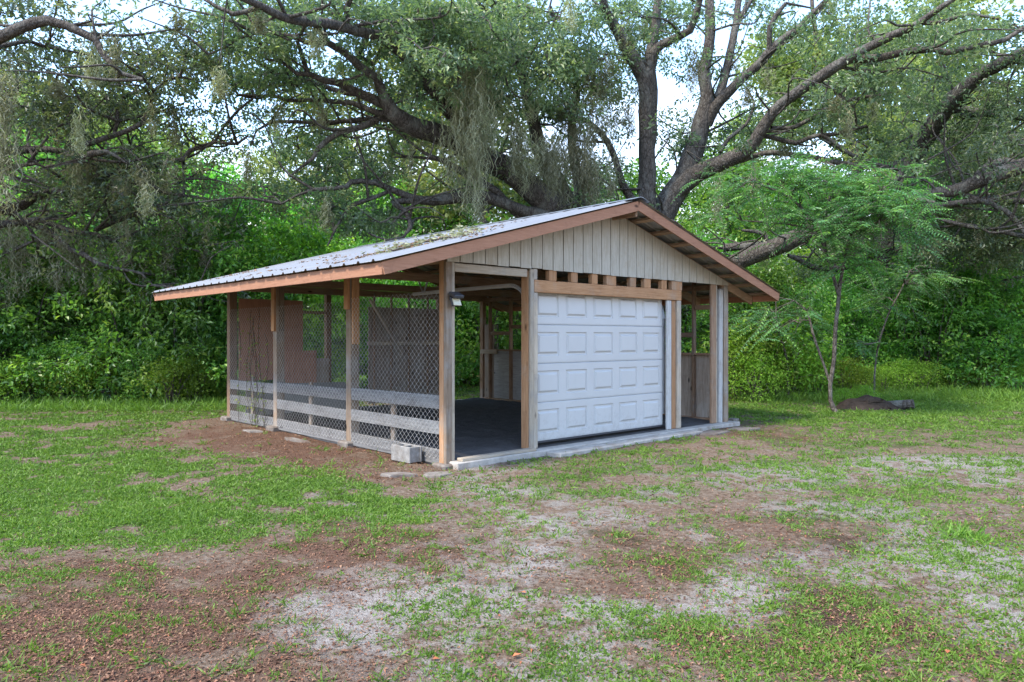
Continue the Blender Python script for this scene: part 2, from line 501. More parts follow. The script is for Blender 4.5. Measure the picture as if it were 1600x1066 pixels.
def ground_masks(X, Y):
    """sand, litter, soil, lush, grass (0..1 each) at points of the ground"""
    X, Y = np.asarray(X, float), np.asarray(Y, float)
    Yc = np.maximum(Y, 2.2)
    px, py = CX + F * X / Yc, HY + F * H0 / Yc
    E = lambda a, b, cx, cy, rx, ry: np.clip(1.45 - np.sqrt(((a - cx) / rx) ** 2 + ((b - cy) / ry) ** 2), 0, 1)
    n1, n2, n3 = fbm(X * 0.55 + 40, Y * 0.55 + 7, 4), fbm(X * 1.5 + 3, Y * 1.5 + 80, 4, 0.6), fbm(X * 4.5 + 60, Y * 4.5 + 20, 3, 0.6)
    px, py = px + (n1 - 0.5) * 260 + (n2 - 0.5) * 90, py + (n2 - 0.5) * 40 * np.clip((py - 600) / 200, 0.1, 1.5)
    mx_ = lambda *a: np.maximum.reduce(a)
    lush = mx_(E(px, py, 300, 775, 400, 75), E(px, py, 90, 735, 260, 85), E(px, py, 560, 790, 190, 38), E(px, py, 120, 652, 280, 26),
               E(px, py, 640, 745, 90, 18) * 0.7, E(px, py, 60, 850, 150, 30) * 0.7)
    far = mx_(E(px, py, 1480, 640, 380, 42), np.clip((Y - 15.5) / 3, 0, 1) * (np.abs(X) < 90))
    med = mx_(E(px, py, 1180, 725, 420, 55) * 0.62, E(px, py, 1050, 745, 240, 45) * 0.72, E(px, py, 1500, 690, 260, 35) * 0.8, E(px, py, 1250, 690, 200, 25) * 0.6,
              E(px, py, 1330, 800, 330, 60) * 0.42, E(px, py, 60, 950, 160, 60) * 0.4, E(px, py, 180, 905, 260, 40) * 0.35, E(px, py, 600, 820, 260, 40) * 0.5,
              E(px, py, 1200, 900, 450, 150) * 0.22, E(px, py, 1250, 760, 500, 90) * 0.5, E(px, py, 900, 1040, 300, 60) * 0.25, E(px, py, 950, 820, 200, 60) * 0.3)
    litter = mx_(E(px, py, 470, 692, 240, 38), E(px, py, 560, 735, 160, 20) * 0.6, E(px, py, 600, 860, 190, 55) * 0.9, E(px, py, 330, 905, 310, 42), E(px, py, 110, 985, 340, 85),
                 E(px, py, 330, 1050, 280, 60) * 0.75, E(px, py, 1000, 880, 170, 45) * 0.7, E(px, py, 1200, 675, 70, 15) * 0.9, E(px, py, 1130, 820, 260, 50) * 0.45)
    soil = mx_(E(px, py, 1330, 985, 190, 80), E(px, py, 1090, 1010, 130, 50) * 0.9, E(px, py, 970, 870, 130, 40) * 0.6, E(px, py, 1280, 850, 150, 45) * 0.7, E(px, py, 1480, 1040, 130, 40) * 0.8,
               E(px, py, 1570, 830, 80, 40) * 0.6, E(px, py, 1300, 635, 110, 14) * 0.7)
    sand = mx_(E(px, py, 640, 975, 270, 95), E(px, py, 860, 905, 150, 55) * 0.9, E(px, py, 780, 850, 140, 60) * 0.8, E(px, py, 950, 985, 130, 60), E(px, py, 1110, 940, 160, 40), E(px, py, 1440, 880, 190, 42),
               E(px, py, 1560, 960, 120, 45), E(px, py, 1280, 870, 120, 28) * 0.8, E(px, py, 1480, 725, 150, 13), E(px, py, 1220, 745, 200, 22) * 0.6, E(px, py, 1000, 795, 170, 20) * 0.5, E(px, py, 900, 1050, 250, 40) * 0.8,
               E(px, py, 780, 735, 90, 14) * 0.6, E(px, py, 1330, 800, 180, 18) * 0.6)
    out = (Y < 2.3)
    sand = np.where(out, n1 * 0.8, sand); litter = np.where(out, (1 - n1) * 0.8, litter); med = np.where(out, 0.15, med)
    lush = np.maximum(lush, np.clip(E(px, py, 1540, 640, 330, 30) + 0.1, 0, 1))
    fore = np.clip((px - 330) / 260, 0, 1) * np.clip((py - 690) / 60, 0, 1)
    patch = np.clip((fbm(X * 1.2 + 71, Y * 1.2 + 13, 4, 0.6) - 0.46) * 6, 0, 1)
    sand = np.clip(np.maximum(sand * 1.6, fore * patch * 0.85) - soil * 0.55 - litter * 0.25, 0, 1) * np.clip((n2 - 0.28) * 3.4, 0, 1) * np.clip(0.35 + (n3 - 0.3) * 2.2, 0, 1)
    lush = np.clip(lush - litter * 0.75, 0, 1) ** 0.9 * np.clip(0.3 + (n2 - 0.32) * 3.4, 0, 1) * np.clip(0.3 + (n3 - 0.33) * 3.0, 0, 1)
    u, v = to_barn(X, Y)
    inside = (u > -0.02) & (u < 6.45) & (v > -0.22) & (v < 6.9)
    med = med * np.clip(1.3 - (py - 780) / 300, 0.30, 1)
    g = np.maximum(far, med * np.clip((n2 - 0.30) * 3.5, 0, 1)) * np.clip(0.3 + (n3 - 0.3) * 2.4, 0, 1)
    shade = np.clip(np.where((u > -1.1) & (u < 0.2) & (v > -.4) & (v < 7.2), 1.0, 0), 0, 1)
    lush = np.where(inside, 0, lush * (1 - 0.85 * shade)); g = np.where(inside, 0, g * (1 - 0.7 * shade) + 0.02)
    return sand, np.clip(litter * np.clip(0.3 + (n3 - 0.25) * 2, 0, 1), 0, 1), np.clip(soil * np.clip((n2 - 0.25) * 2.5, 0, 1), 0, 1), lush, g

def ground_height(X, Y):
    return (fbm(X * 0.9 + 5, Y * 0.9, 4) - 0.5) * 0.07 + (fbm(X * 5 + 30, Y * 5 + 2, 3) - 0.5) * 0.022 + np.clip((Y - 26) / 60, 0, 1) * 0.5 - 0.012

def axis_pts(a, b, step, far):
    core = np.arange(a, b, step)
    ext = np.cumsum(step * 1.35 ** np.arange(1, 40)); ext = ext[ext < far]
    return np.concatenate([(a - ext)[::-1], core, b + ext])
gx, gy = axis_pts(-13, 15, 0.085, 600), axis_pts(2.4, 19, 0.085, 900)
GX, GY = np.meshgrid(gx, gy)
nx_, ny_ = len(gx), len(gy)
gX, gY = GX.ravel(), GY.ravel()
sand, litter, soil, lush, grass_d = ground_masks(gX, gY)
gz = ground_height(gX, gY)
uu, vv = to_barn(gX, gY)
gz = np.where((uu > -0.15) & (uu < 6.6) & (vv > -0.35) & (vv < 7.0), np.minimum(gz, 0.0) - 0.01, gz)
idx = np.arange(nx_ * ny_).reshape(ny_, nx_)
gf = np.stack([idx[:-1, :-1], idx[:-1, 1:], idx[1:, 1:], idx[1:, :-1]], -1).reshape(-1, 4)

def ground_mat():
    m, n, b, _ = mat_new('clearing_soil')
    v, _r = obj_coord(n, (1, 1, 1), False)
    att = lambda k: N(n, 'ShaderNodeAttribute', attribute_name=k).outputs['Fac']
    f1, f2, f3 = noise(n, v, 22, 6, 0.72), noise(n, v, 90, 4, 0.7), noise(n, v, 7.0, 8, 0.78)
    base = ramp(n, f1, [(0.32, (0.076, 0.046, 0.029)), (0.5, (0.169, 0.117, 0.078)), (0.66, (0.294, 0.230, 0.170))])
    sandc = ramp(n, f2, [(0.3, (0.165, 0.138, 0.116)), (0.5, (0.33, 0.29, 0.253)), (0.8, (0.43, 0.385, 0.34))])
    def soft(mask, src, lo, hi, k):
        a = N(n, 'ShaderNodeMath', operation='MULTIPLY_ADD')
        n.links.new(src, a.inputs[0]); a.inputs[1].default_value = k
        n.links.new(att(mask), a.inputs[2])
        r = N(n, 'ShaderNodeMapRange')
        r.inputs['From Min'].default_value = lo + 0.5 * k; r.inputs['From Max'].default_value = hi + 0.5 * k
        n.links.new(a.outputs[0], r.inputs['Value'])
        return r.outputs[0]
    c = mixc(n, soft('sand', f3, 0.12, 0.5, 3.0), base, sandc)
    lit = ramp(n, f2, [(0.25, (0.063, 0.033, 0.022)), (0.5, (0.131, 0.073, 0.047)), (0.75, (0.216, 0.138, 0.091))])
    c = mixc(n, soft('litter', f3, 0.25, 0.65, 2.0), c, lit)
    so_ = ramp(n, f2, [(0.3, (0.045, 0.028, 0.019)), (0.7, (0.113, 0.071, 0.045))])
    c = mixc(n, soft('soil', f3, 0.25, 0.7, 2.0), c, so_)
    gr = ramp(n, f2, [(0.3, (0.031, 0.042, 0.013)), (0.7, (0.068, 0.096, 0.024))])
    c = mixc(n, soft('lush', f3, 0.1, 0.6, 1.6), c, gr)
    c = mixc(n, ramp(n, noise(n, v, 160, 2, 0.5), [(0.555, (0, 0, 0)), (0.63, (0.766, 0.708, 0.621))]), c, (0.063, 0.037, 0.025))
    n.links.new(c, b.inputs['Base Color'])
    b.inputs['Roughness'].default_value = 0.95
    b.inputs['Specular IOR Level'].default_value = 0.12
    mh = N(n, 'ShaderNodeMath', operation='ADD'); n.links.new(f1, mh.inputs[0]); n.links.new(f2, mh.inputs[1])
    bump(n, b, mh.outputs[0], 0.9, 0.02)
    return m
gme = np_mesh('ground', np.stack([gX, gY, gz], 1), gf, ground_mat(),
              {'sand': ('POINT', sand), 'litter': ('POINT', litter), 'soil': ('POINT', soil), 'lush': ('POINT', np.maximum(lush, grass_d * 0.6))}, smooth=True)
tag(link_mesh('ground', gme), kind='structure')

# ------------------------------------------------------------------ the open pole barn. Local axes: x along the gable front, y back along the left side
barn = empty('pole_barn', (BX, BY, 0), BA)
tag(barn, 'open timber pole barn with metal roof, white garage door and chain link side', 'shed')
RU, EL_, ER_, EZ, RZ = 3.1, -1.2, 7.2, 2.36, 3.53      # ridge, eaves, heights of the roof's top
V0, V1 = -0.5, 7.1                                     # roof's front and back edge
def roof_z(u): return EZ + (RZ - EZ) * ((u - EL_) / (RU - EL_) if u < RU else (ER_ - u) / (ER_ - RU))
def brot(a, axis): return Matrix.Rotation(a, 3, axis)
def board(name, a, b, mat, bev=0.005, parent=barn, rot=None):
    m = MB(); m.box(a, b, bev, rot); return m.build(name, mat, parent)
def U(px, v=0.0):
    """u on the plane v whose picture column is px"""
    t = (px - CX) / F
    ax, az = BX - SU * v, BY + CU * v
    return (t * az - ax) / (CU - t * SU)

# slab and floor
MB_ = MB(); MB_.box((0.05, -0.16, -0.12), (6.45, 6.9, 0.045), 0.012)
MB_.build('floor_slab', M['concrete'], barn)
fs = 60
fu, fv = np.meshgrid(np.linspace(0.06, 6.2, fs), np.linspace(0.03, 6.7, fs))
fz = 0.052 + np.clip(fbm(fu * 2.2, fv * 2.2, 4) - 0.42, 0, 1) * 0.12 * np.clip((fv - 0.2) * 2, 0, 1)
fi = np.arange(fs * fs).reshape(fs, fs)
ff = np.stack([fi[:-1, :-1], fi[:-1, 1:], fi[1:, 1:], fi[1:, :-1]], -1).reshape(-1, 4)
link_mesh('dirt_floor', np_mesh('dirt_floor', np.stack([fu.ravel(), fv.ravel(), fz.ravel()], 1), ff, M['floor'], smooth=True), None, barn)
board('threshold_board', (0.15, -0.13, 0.046), (1.40, -0.02, 0.082), M['pale', 0])
m = MB()
m.box((1.55, -0.42, -0.06), (3.1, -0.165, 0.03), 0.012); m.box((3.12, -0.40, -0.06), (4.9, -0.165, 0.036), 0.012)
m.build('concrete_apron', M['concrete'], barn)

# posts
PV = [0.0, 2.24, 4.66, 6.66]
m = MB(); m.box((0, 0.052, 0), (0.14, 0.14, 2.62)); post0 = m.build('post', M['fresh', 2], barn)
board('post_face_board', (0.0, 0.0, 0.0), (0.092, 0.05, 2.47), M['old', 2])
board('post_face_board', (0.095, 0.006, 0.0), (0.14, 0.05, 2.47), M['pale', 2])
for i, v in enumerate(PV[1:]):
    tilt = brot(math.radians(random.uniform(-0.5, 0.5)), 'X')
    board('post', (0.0, v, 0.03), (0.14, v + 0.14, 2.62), M['old' if i < 2 else 'brown', 2], rot=tilt)
    if i < 2:
        board('post_side_board', (-0.042, v + 0.015, 1.95 - 0.3 * i), (-0.002, v + 0.13, 2.5), M['fresh', 2])
        board('post_side_board', (0.012, v - 0.042, 1.45 + 0.2 * i), (0.12, v - 0.002, 2.58), M['fresh' if i == 0 else 'old', 2])
    m = MB(); m.box((-0.10, v - 0.06, -0.05), (0.22, v + 0.22, 0.06), 0.02); m.build('post_footing', M['old_slab'], barn)
m = MB(); m.box((-0.08, -0.07, -0.06), (0.22, 0.2, 0.02), 0.02); m.build('post_footing', M['old_slab'], barn)
# rear posts
for u in (2.0, 4.86, 6.2):
    board('post', (u, 6.66, 0.03), (u + 0.11, 6.77, 2.75), M['brown', 2])
# inner posts under the ridge line are left out in the photo; right wall posts and studs
for v in (0.62, 1.85, 3.05, 4.3, 5.62, 6.36):
    board('wall_stud', (6.16, v, 0.05), (6.25, v + 0.045, 2.55), M['brown', 2])

# front frame
board('header_board', (0.142, 0.01, 2.35), (U(825), 0.05, 2.455), M['pale', 0])
board('door_post', (1.395, 0.03, 0.05), (1.47, 0.165, 2.44), M['fresh', 2])
board('door_post', (1.40, -0.012, 0.05), (1.472, 0.026, 2.46), M['pale', 2])
board('door_jamb', (1.476, -0.004, 0.05), (1.548, 0.034, 2.15), M['pale', 2])
board('door_jamb', (1.476, 0.04, 0.05), (1.548, 0.085, 2.15), M['fresh', 2])
board('door_header', (1.476, -0.014, 2.155), (4.86, 0.026, 2.32), M['fresh', 0])
board('door_header', (1.476, 0.03, 2.155), (4.86, 0.07, 2.31), M['fresh', 0])
board('door_jamb', (4.50, 0.012, 0.05), (4.615, 0.05, 2.15), M['whitewash'])
board('door_jamb', (4.635, 0.02, 0.05), (4.745, 0.062, 2.15), M['fresh', 2])
board('door_post', (4.755, -0.004, 0.05), (4.865, 0.034, 2.152), M['pale', 2])
board('door_post', (4.755, 0.04, 0.05), (4.865, 0.16, 2.152), M['fresh', 2])
for x0, x1 in ((858, 870), (893, 903), (925, 934), (948, 963), (985, 994), (1007, 1017), (1034, 1042), (1050, 1066)):
    board('cripple_block', (U(x0), 0.0, 2.322), (U(x1), 0.075, 2.468), M['fresh', 2])
board('door_post', (1.476, 0.0, 2.322), (1.545, 0.07, 2.468), M['pale', 2])
board('wall_stud', (5.78, 0.0, 0.05), (5.925, 0.045, 2.47), M['brown', 2])
board('wall_stud', (5.93, 0.0, 0.05), (5.955, 0.09, 2.47), M['pale', 2])
m = MB(); m.box((6.04, 0.0, 0.03), (6.15, 0.09, 2.40), 0.02, brot(math.radians(0.5), 'Y')); m.build('white_pole', M['whitewash'], barn)
board('post', (6.18, 0.0, 0.03), (6.30, 0.12, 2.47), M['old', 2])
board('post_face_board', (6.304, 0.01, 0.03), (6.335, 0.10, 2.47), M['old', 2])

# siding of the gable: 31 grooved boards
NB = 31
for i in range(NB):
    a, b = i * 6.3 / NB + 0.007, (i + 1) * 6.3 / NB - 0.007
    zb = 2.47 + random.uniform(-0.006, 0.006)
    y0 = -0.016 + random.uniform(-0.002, 0.002)
    m = MB()
    if a < RU < b: top = [(b, roof_z(b) - 0.10), (RU, roof_z(RU) - 0.10), (a, roof_z(a) - 0.10)]
    else: top = [(b, roof_z(b) - 0.10), (a, roof_z(a) - 0.10)]
    m.poly([(a, y0, zb), (b, y0, zb)] + [(u, y0, z) for u, z in top], (0, 0.012, 0))
    m.build('siding_board', M['siding'], barn)
m = MB()
m.poly([(0.0, -0.003, 2.474), (6.3, -0.003, 2.474), (6.3, -0.003, roof_z(6.3) - 0.105), (RU, -0.003, RZ - 0.105), (0.0, -0.003, roof_z(0) - 0.105)], (0, 0.003, 0))
m.build('siding_back', M['lamp_black'], barn)

# garage door: four steel sections with five pressed panels each
DU0, DU1, DV = 1.553, 4.49, 0.10
nsec, pw = 4, (DU1 - DU0) / 5
zs = [0.125, 0.655, 1.19, 1.725, 2.27]
def pressed(u0, u1, z0, z1, y):
    """a pressed panel: groove round a raised field"""
    v, f = [], []
    def ring(d, yy): return [(u0 + d, yy, z0 + d), (u1 - d, yy, z0 + d), (u1 - d, yy, z1 - d), (u0 + d, yy, z1 - d)]
    rs = [ring(0, y), ring(0.012, y + 0.018), ring(0.030, y + 0.018), ring(0.055, y - 0.006), ring(0.060, y - 0.007)]
    for r in rs: v += r
    for k in range(len(rs) - 1):
        for j in range(4): f.append((k * 4 + j, k * 4 + (j + 1) % 4, k * 4 + 4 + (j + 1) % 4, k * 4 + 4 + j))
    k = (len(rs) - 1) * 4
    f.append((k, k + 1, k + 2, k + 3))
    return np.array(v, float), np.array(f)
for s in range(nsec):
    z0, z1 = zs[s] + 0.002, zs[s + 1] - 0.002
    tiltr = brot(math.radians(-1.6), 'X') if s == 3 else None
    m = MB()
    holes = []
    for k in range(5):
        c = DU0 + (k + 0.5) * pw
        holes.append((c - 0.225, c + 0.225, z0 + 0.10, z1 - 0.10))
    y = DV
    def strip(a0, b0, a1, b1):
        m.poly([(a0, y, b0), (a1, y, b0), (a1, y, b1), (a0, y, b1)], (0, 0.002, 0))
    strip(DU0, z0 + 0.022, DU1, z0 + 0.10); strip(DU0, z1 - 0.10, DU1, z1 - 0.012)
    m.poly([(DU0, y + 0.004, z0), (DU1, y + 0.004, z0), (DU1, y, z0 + 0.022), (DU0, y, z0 + 0.022)], (0, 0.002, 0))
    m.poly([(DU0, y, z1 - 0.012), (DU1, y, z1 - 0.012), (DU1, y + 0.012, z1), (DU0, y + 0.012, z1)], (0, 0.002, 0))
    xs = [DU0] + [q for h in holes for q in h[:2]] + [DU1]
    for k in range(0, len(xs), 2): strip(xs[k], z0 + 0.10, xs[k + 1], z1 - 0.10)
    m.box((DU0, y + 0.02, z0), (DU1, y + 0.05, z1), 0)
    sec = m.build('garage_door_section', M['door'], barn)
    for k, (a, b, c, d) in enumerate(holes):
        vv_, f_ = pressed(a, b, c, d, y)
        me = np_mesh('pressed_panel', vv_, f_, M['door'])
        link_mesh('pressed_panel', me, None, sec)
    if s == 3:
        R = Matrix.Translation((0, DV, z0)) @ Matrix.Rotation(math.radians(-2.2), 4, 'X') @ Matrix.Translation((0, -DV, -z0))
        sec.matrix_local = R
board('door_bottom_seal', (DU0, DV + 0.005, 0.095), (DU1, DV + 0.045, 0.124), M['lamp_black'])

# door track with its hanger
def track(u):
    s_ = Soup()
    pts = [(u, 0.12, 0.3), (u, 0.12, 1.85)] + [(u, 0.12 + 0.38 * (1 - math.cos(t)), 1.85 + 0.42 * math.sin(t)) for t in np.linspace(0.2, math.pi / 2, 7)] + [(u, 1.6, 2.265), (u, 2.85, 2.25)]
    m = MB()
    for p, q in zip(pts[:-1], pts[1:]):
        m.beam(p, q, 0.012, 0.055, (1, 0, 0) if abs(q[1] - p[1]) < 1e-6 else (0, 0.3, 1))
        m.beam((p[0] - 0.02, p[1], p[2]), (q[0] - 0.02, q[1], q[2]), 0.03, 0.006, (1, 0, 0) if abs(q[1] - p[1]) < 1e-6 else (0, 0.3, 1))
    return m.build('door_track', M['galv'], barn)
track(1.50); track(4.55)
m = MB()
m.beam((1.50, 2.55, 2.26), (1.50, 2.42, 2.5), 0.03, 0.006, (0, 1, 0)); m.beam((1.50, 2.57, 2.26), (1.50, 2.72, 2.5), 0.03, 0.006, (0, 1, 0)); m.beam((1.50, 2.38, 2.5), (1.50, 2.76, 2.5), 0.03, 0.03)
m.build('track_hanger', M['galv'], barn)

# left side rails and wire
for i in range(3):
    a, b = PV[i] + 0.142, PV[i + 1] - 0.002
    for (z0, z1) in ((0.0, 0.18), (0.35, 0.51), (0.66, 0.83)):
        k = random.uniform(-0.01, 0.01) - (0, 0.025, 0.065)[i] * (z0 / 0.67)
        board('rail_board', (0.004, a, z0 + k), (0.042, b, z1 + k), M['greyboard', 1], rot=brot(math.radians(random.uniform(-0.4, 0.4)), 'X'))
    board('rail_batten', (0.045, (a + b) / 2, 0.04), (0.085, (a + b) / 2 + 0.09, 0.84), M['old', 2])
def chain_link(name, origin, sdir, length, z0, z1, d=0.045, h=0.041, r=0.0025, nrm=(1, 0, 0)):
    sp = Soup()
    o, sd, nr = np.array(origin, float), np.array(sdir, float), np.array(nrm, float)
    K = int((z1 - z0) / h)
    for i in range(int(length / d)):
        k = np.arange(K + 1)
        ph = (k + i) % 2
        s_ = (i + ph) * d
        bow = np.sin(s_ / length * np.pi) * 0.012 + (ph - 0.5) * 0.006
        pts = o + s_[:, None] * sd + bow[:, None] * -nr + (z0 + k * h)[:, None] * np.array([0, 0, 1.0])
        pts += RNG.normal(0, 0.0012, pts.shape)
        v, f = tube(pts, np.full(len(pts), r), 3)
        sp.add(v, f)
    o = link_mesh(name, sp.mesh(name, M['wire']), None, barn)
    o['kind'] = 'stuff'
    return o
chain_link('chain_link_mesh', (-0.008, PV[0] + 0.14, 0), (0, 1, 0), 2.1, 0.06, 2.12)
chain_link('chain_link_mesh', (-0.008, PV[1] + 0.14, 0), (0, 1, 0), 2.28, 0.06, 2.10)
chain_link('chain_link_mesh', (-0.008, PV[2] + 0.14, 0), (0, 1, 0), 1.86, 0.06, 2.08)
chain_link('chain_link_mesh', (2.12, 6.70, 0), (1, 0, 0), 0.78, 0.06, 2.1, 0.05, 0.05, 0.0022, (0, -1, 0))

# rear wall
board('plywood_sheet', (0.16, 6.63, 0.72), (1.46, 6.648, 2.28), M['ply_red'], 0.002)
board('plywood_sheet', (1.06, 6.56, 0.62), (1.72, 6.578, 1.28), M['ply_red'], 0.002)
board('rear_rail', (1.47, 6.64, 2.02), (2.0, 6.68, 2.08), M['brown', 0])
board('plywood_sheet', (1.5, 6.60, 0.1), (2.02, 6.62, 1.12), M['ply_dark'], 0.002)
for u in (1.2, 1.4, 1.55):
    pass
board('plywood_sheet', (2.98, 6.64, 0.12), (4.84, 6.658, 2.2), M['ply_dark'], 0.002)
for u in (3.08, 3.52, 3.98, 4.5):
    board('wall_stud', (u, 6.59, 0.08), (u + 0.04, 6.635, 2.5), M['brown', 2])
board('rear_rail', (2.9, 6.545, 1.38), (4.84, 6.585, 1.46), M['pale', 0])
m = MB(); m.beam((2.95, 6.53, 2.35), (3.75, 6.53, 1.18), 0.03, 0.09, (0, 1, 0)); m.build('brace_board', M['pale', 0], barn)
board('rear_rail', (0.15, 6.64, 2.42), (6.2, 6.69, 2.55), M['brown', 0])
m = MB(); m.poly([(0.25, 6.52, 0.06), (2.55, 6.52, 0.06), (2.35, 6.52, 0.62), (0.25, 6.52, 0.66)], (0, 0.018, 0)); m.build('low_plywood_panel', M['ply_grey'], barn)
# right wall
board('plywood_sheet', (6.252, 0.13, 0.06), (6.268, 2.45, 1.22), M['ply_dark'], 0.002)
board('plywood_sheet', (6.252, 2.455, 0.06), (6.268, 4.86, 1.21), M['ply_grey'], 0.002)
board('plywood_sheet', (6.252, 4.865, 0.06), (6.268, 6.3, 1.22), M['ply_grey'], 0.002)
board('plywood_sheet', (6.250, 6.305, 0.06), (6.266, 6.64, 1.86), M['ply_dark'], 0.002)
board('wall_rail', (6.17, 0.13, 1.222), (6.25, 6.6, 1.262), M['brown', 1])
for a, b, z in ((0.13, 0.61, 2.05), (0.67, 1.84, 1.55), (1.9, 3.04, 1.75), (3.1, 4.29, 1.55), (4.35, 5.61, 1.75), (5.67, 6.35, 1.6)):
    board('wall_rail', (6.18, a, z), (6.245, b, z + 0.085), M['brown', 1])
board('wall_rail', (6.10, 6.05, 1.15), (6.15, 6.65, 1.25), M['pale', 1])
board('wall_plate', (6.17, 0.13, 2.40), (6.26, 6.65, 2.50), M['brown', 1])
board('wall_plate', (0.02, 0.15, 2.46), (0.11, 6.65, 2.60), M['brown', 1])
board('base_plate', (6.16, 0.13, 0.048), (6.25, 6.6, 0.09), M['brown', 1])

# roof frame
ang_l, ang_r = math.atan2(RZ - EZ, RU - EL_), math.atan2(RZ - EZ, ER_ - RU)
def slope_beam(name, u0, u1, v, w, h, dz, mat):
    m = MB()
    m.beam((u0, v, roof_z(u0) - dz), (u1, v, roof_z(u1) - dz), w, h)
    return m.build(name, mat, barn)
for v in (0.03, 1.15, 2.3, 3.5, 4.7, 5.7, 6.72):
    slope_beam('rafter', 0.0, RU, v, 0.04, 0.14, 0.145, M['ceil', 0])
    slope_beam('rafter', RU, ER_ - 0.04, v, 0.04, 0.14, 0.145, M['ceil', 0])
for v in (2.36, 4.76, 6.6):
    board('tie_beam', (0.0, v, 2.42), (6.3, v + 0.04, 2.55), M['ceil', 0])
for k in range(14):
    u = EL_ + 0.10 + k * 0.318
    m = MB(); z = roof_z(u)
    m.box((u - 0.07, V0 + 0.03, z - 0.066), (u + 0.07, V1 - 0.03, z - 0.026), 0.003, brot(-ang_l, 'Y'))
    m.build('purlin', M['ceil', 1], barn)
for k in range(9):
    u = ER_ - 0.10 - k * 0.495
    m = MB(); z = roof_z(u)
    m.box((u - 0.045, V0 + 0.03, z - 0.070), (u + 0.045, V1 - 0.03, z - 0.030), 0.003, brot(ang_r, 'Y'))
    m.build('purlin', M['ceil', 1], barn)
board('ridge_board', (RU - 0.02, V0 + 0.04, RZ - 0.24), (RU + 0.02, V1 - 0.04, RZ - 0.05), M['brown', 1])
# fascia
slope_beam('fascia_board', EL_ - 0.0, RU - 0.001, V0 + 0.010, 0.022, 0.135, 0.088, M['fascia', 0])
slope_beam('fascia_board', RU + 0.001, ER_ + 0.0, V0 + 0.010, 0.022, 0.135, 0.088, M['fascia', 0])
slope_beam('fascia_board', EL_ - 0.0, RU - 0.001, V1 - 0.010, 0.022, 0.135, 0.088, M['fascia', 0])
slope_beam('fascia_board', RU + 0.001, ER_ + 0.0, V1 - 0.010, 0.022, 0.135, 0.088, M['fascia', 0])
board('fascia_board', (EL_ - 0.005, V0 + 0.025, EZ - 0.155), (EL_ + 0.018, 3.2, EZ - 0.022), M['fascia', 1])
board('fascia_board', (EL_ - 0.002, 3.203, EZ - 0.158), (EL_ + 0.020, V1 - 0.025, EZ - 0.024), M['fascia', 1])
board('fascia_board', (ER_ - 0.018, V0 + 0.025, EZ - 0.155), (ER_ + 0.005, V1 - 0.025, EZ - 0.022), M['fascia', 1])
# ribbed sheets, 0.91 m wide, three ribs each
def sheet(u_e, u_r, v0, v1, k):
    prof = []
    n = max(1, round((v1 - v0) / 0.304))
    w = (v1 - v0) / n
    for i in range(n):
        c = v0 + (i + 0.5) * w
        prof += [(c - 0.15 * w / 0.304, 0), (c - 0.035, 0), (c - 0.016, 0.024), (c + 0.016, 0.024), (c + 0.035, 0), (c + 0.085, 0), (c + 0.095, 0.006), (c + 0.105, 0)]
    prof.append((v1, 0))
    lift = 0.002 * (k % 2)
    v, L = [], len(prof)
    for u in (u_e, u_r):
        for (y, h) in prof: v.append((u, y, roof_z(u) + 0.004 + h + lift))
    for u in (u_e, u_r):
        for (y, h) in prof: v.append((u, y, roof_z(u) + 0.002 + h + lift))
    f = []
    for i in range(L - 1):
        f += [(i, i + 1, L + i + 1, L + i), (2 * L + i, 3 * L + i, 3 * L + i + 1, 2 * L + i + 1), (i, 2 * L + i, 2 * L + i + 1, i + 1), (L + i, L + i + 1, 3 * L + i + 1, 3 * L + i)]
    return np_mesh('roof_sheet', np.array(v, float), np.array(f), M['roof'])
edges = np.append(np.arange(V0 - 0.03, V1 - 0.2, 0.914), V1 + 0.03)
for k in range(len(edges) - 1):
    link_mesh('roof_sheet', sheet(EL_ - 0.05, RU - 0.004, edges[k], edges[k + 1], k), None, barn)
    link_mesh('roof_sheet', sheet(ER_ + 0.05, RU + 0.004, edges[k], edges[k + 1], k), None, barn)
m = MB()
capz = 0.034
m.poly([(RU - 0.19, V0 - 0.05, roof_z(RU - 0.19) + capz), (RU - 0.03, V0 - 0.05, RZ + 0.026), (RU + 0.03, V0 - 0.05, RZ + 0.026), (RU + 0.19, V0 - 0.05, roof_z(RU + 0.19) + capz),
        (RU + 0.03, V0 - 0.05, RZ + 0.029 + 0.004), (RU - 0.03, V0 - 0.05, RZ + 0.029 + 0.004)], (0, V1 - V0 + 0.1, 0))
m.build('ridge_cap', M['cap'], barn)

# ------------------------------------------------------------------ small things by the barn
lamp = empty('flood_lamp', (*to_world(0.09, -0.002), 2.05), BA)
tag(lamp, 'small black solar flood lamp with pale panel on the near corner post', 'lamp')
m = MB(); m.box((-0.045, -0.012, -0.05), (0.045, 0.0, 0.05), 0.003); m.box((-0.012, -0.05, -0.012), (0.012, -0.012, 0.02), 0.002)
m.build('bracket', M['lamp_black'], lamp)
hd = MB(); hd.box((-0.075, -0.15, -0.012), (0.075, -0.02, 0.028), 0.008, brot(math.radians(24), 'X')); hd.box((-0.07, -0.085, -0.13), (0.07, -0.05, -0.01), 0.008, brot(math.radians(-24), 'X')); hd.build('housing', M['lamp_black'], lamp)
hd = MB(); hd.box((-0.058, -0.099, -0.122), (0.058, -0.088, -0.03), 0.003, brot(math.radians(-24), 'X')); hd.build('lens', M['lamp_lens'], lamp)

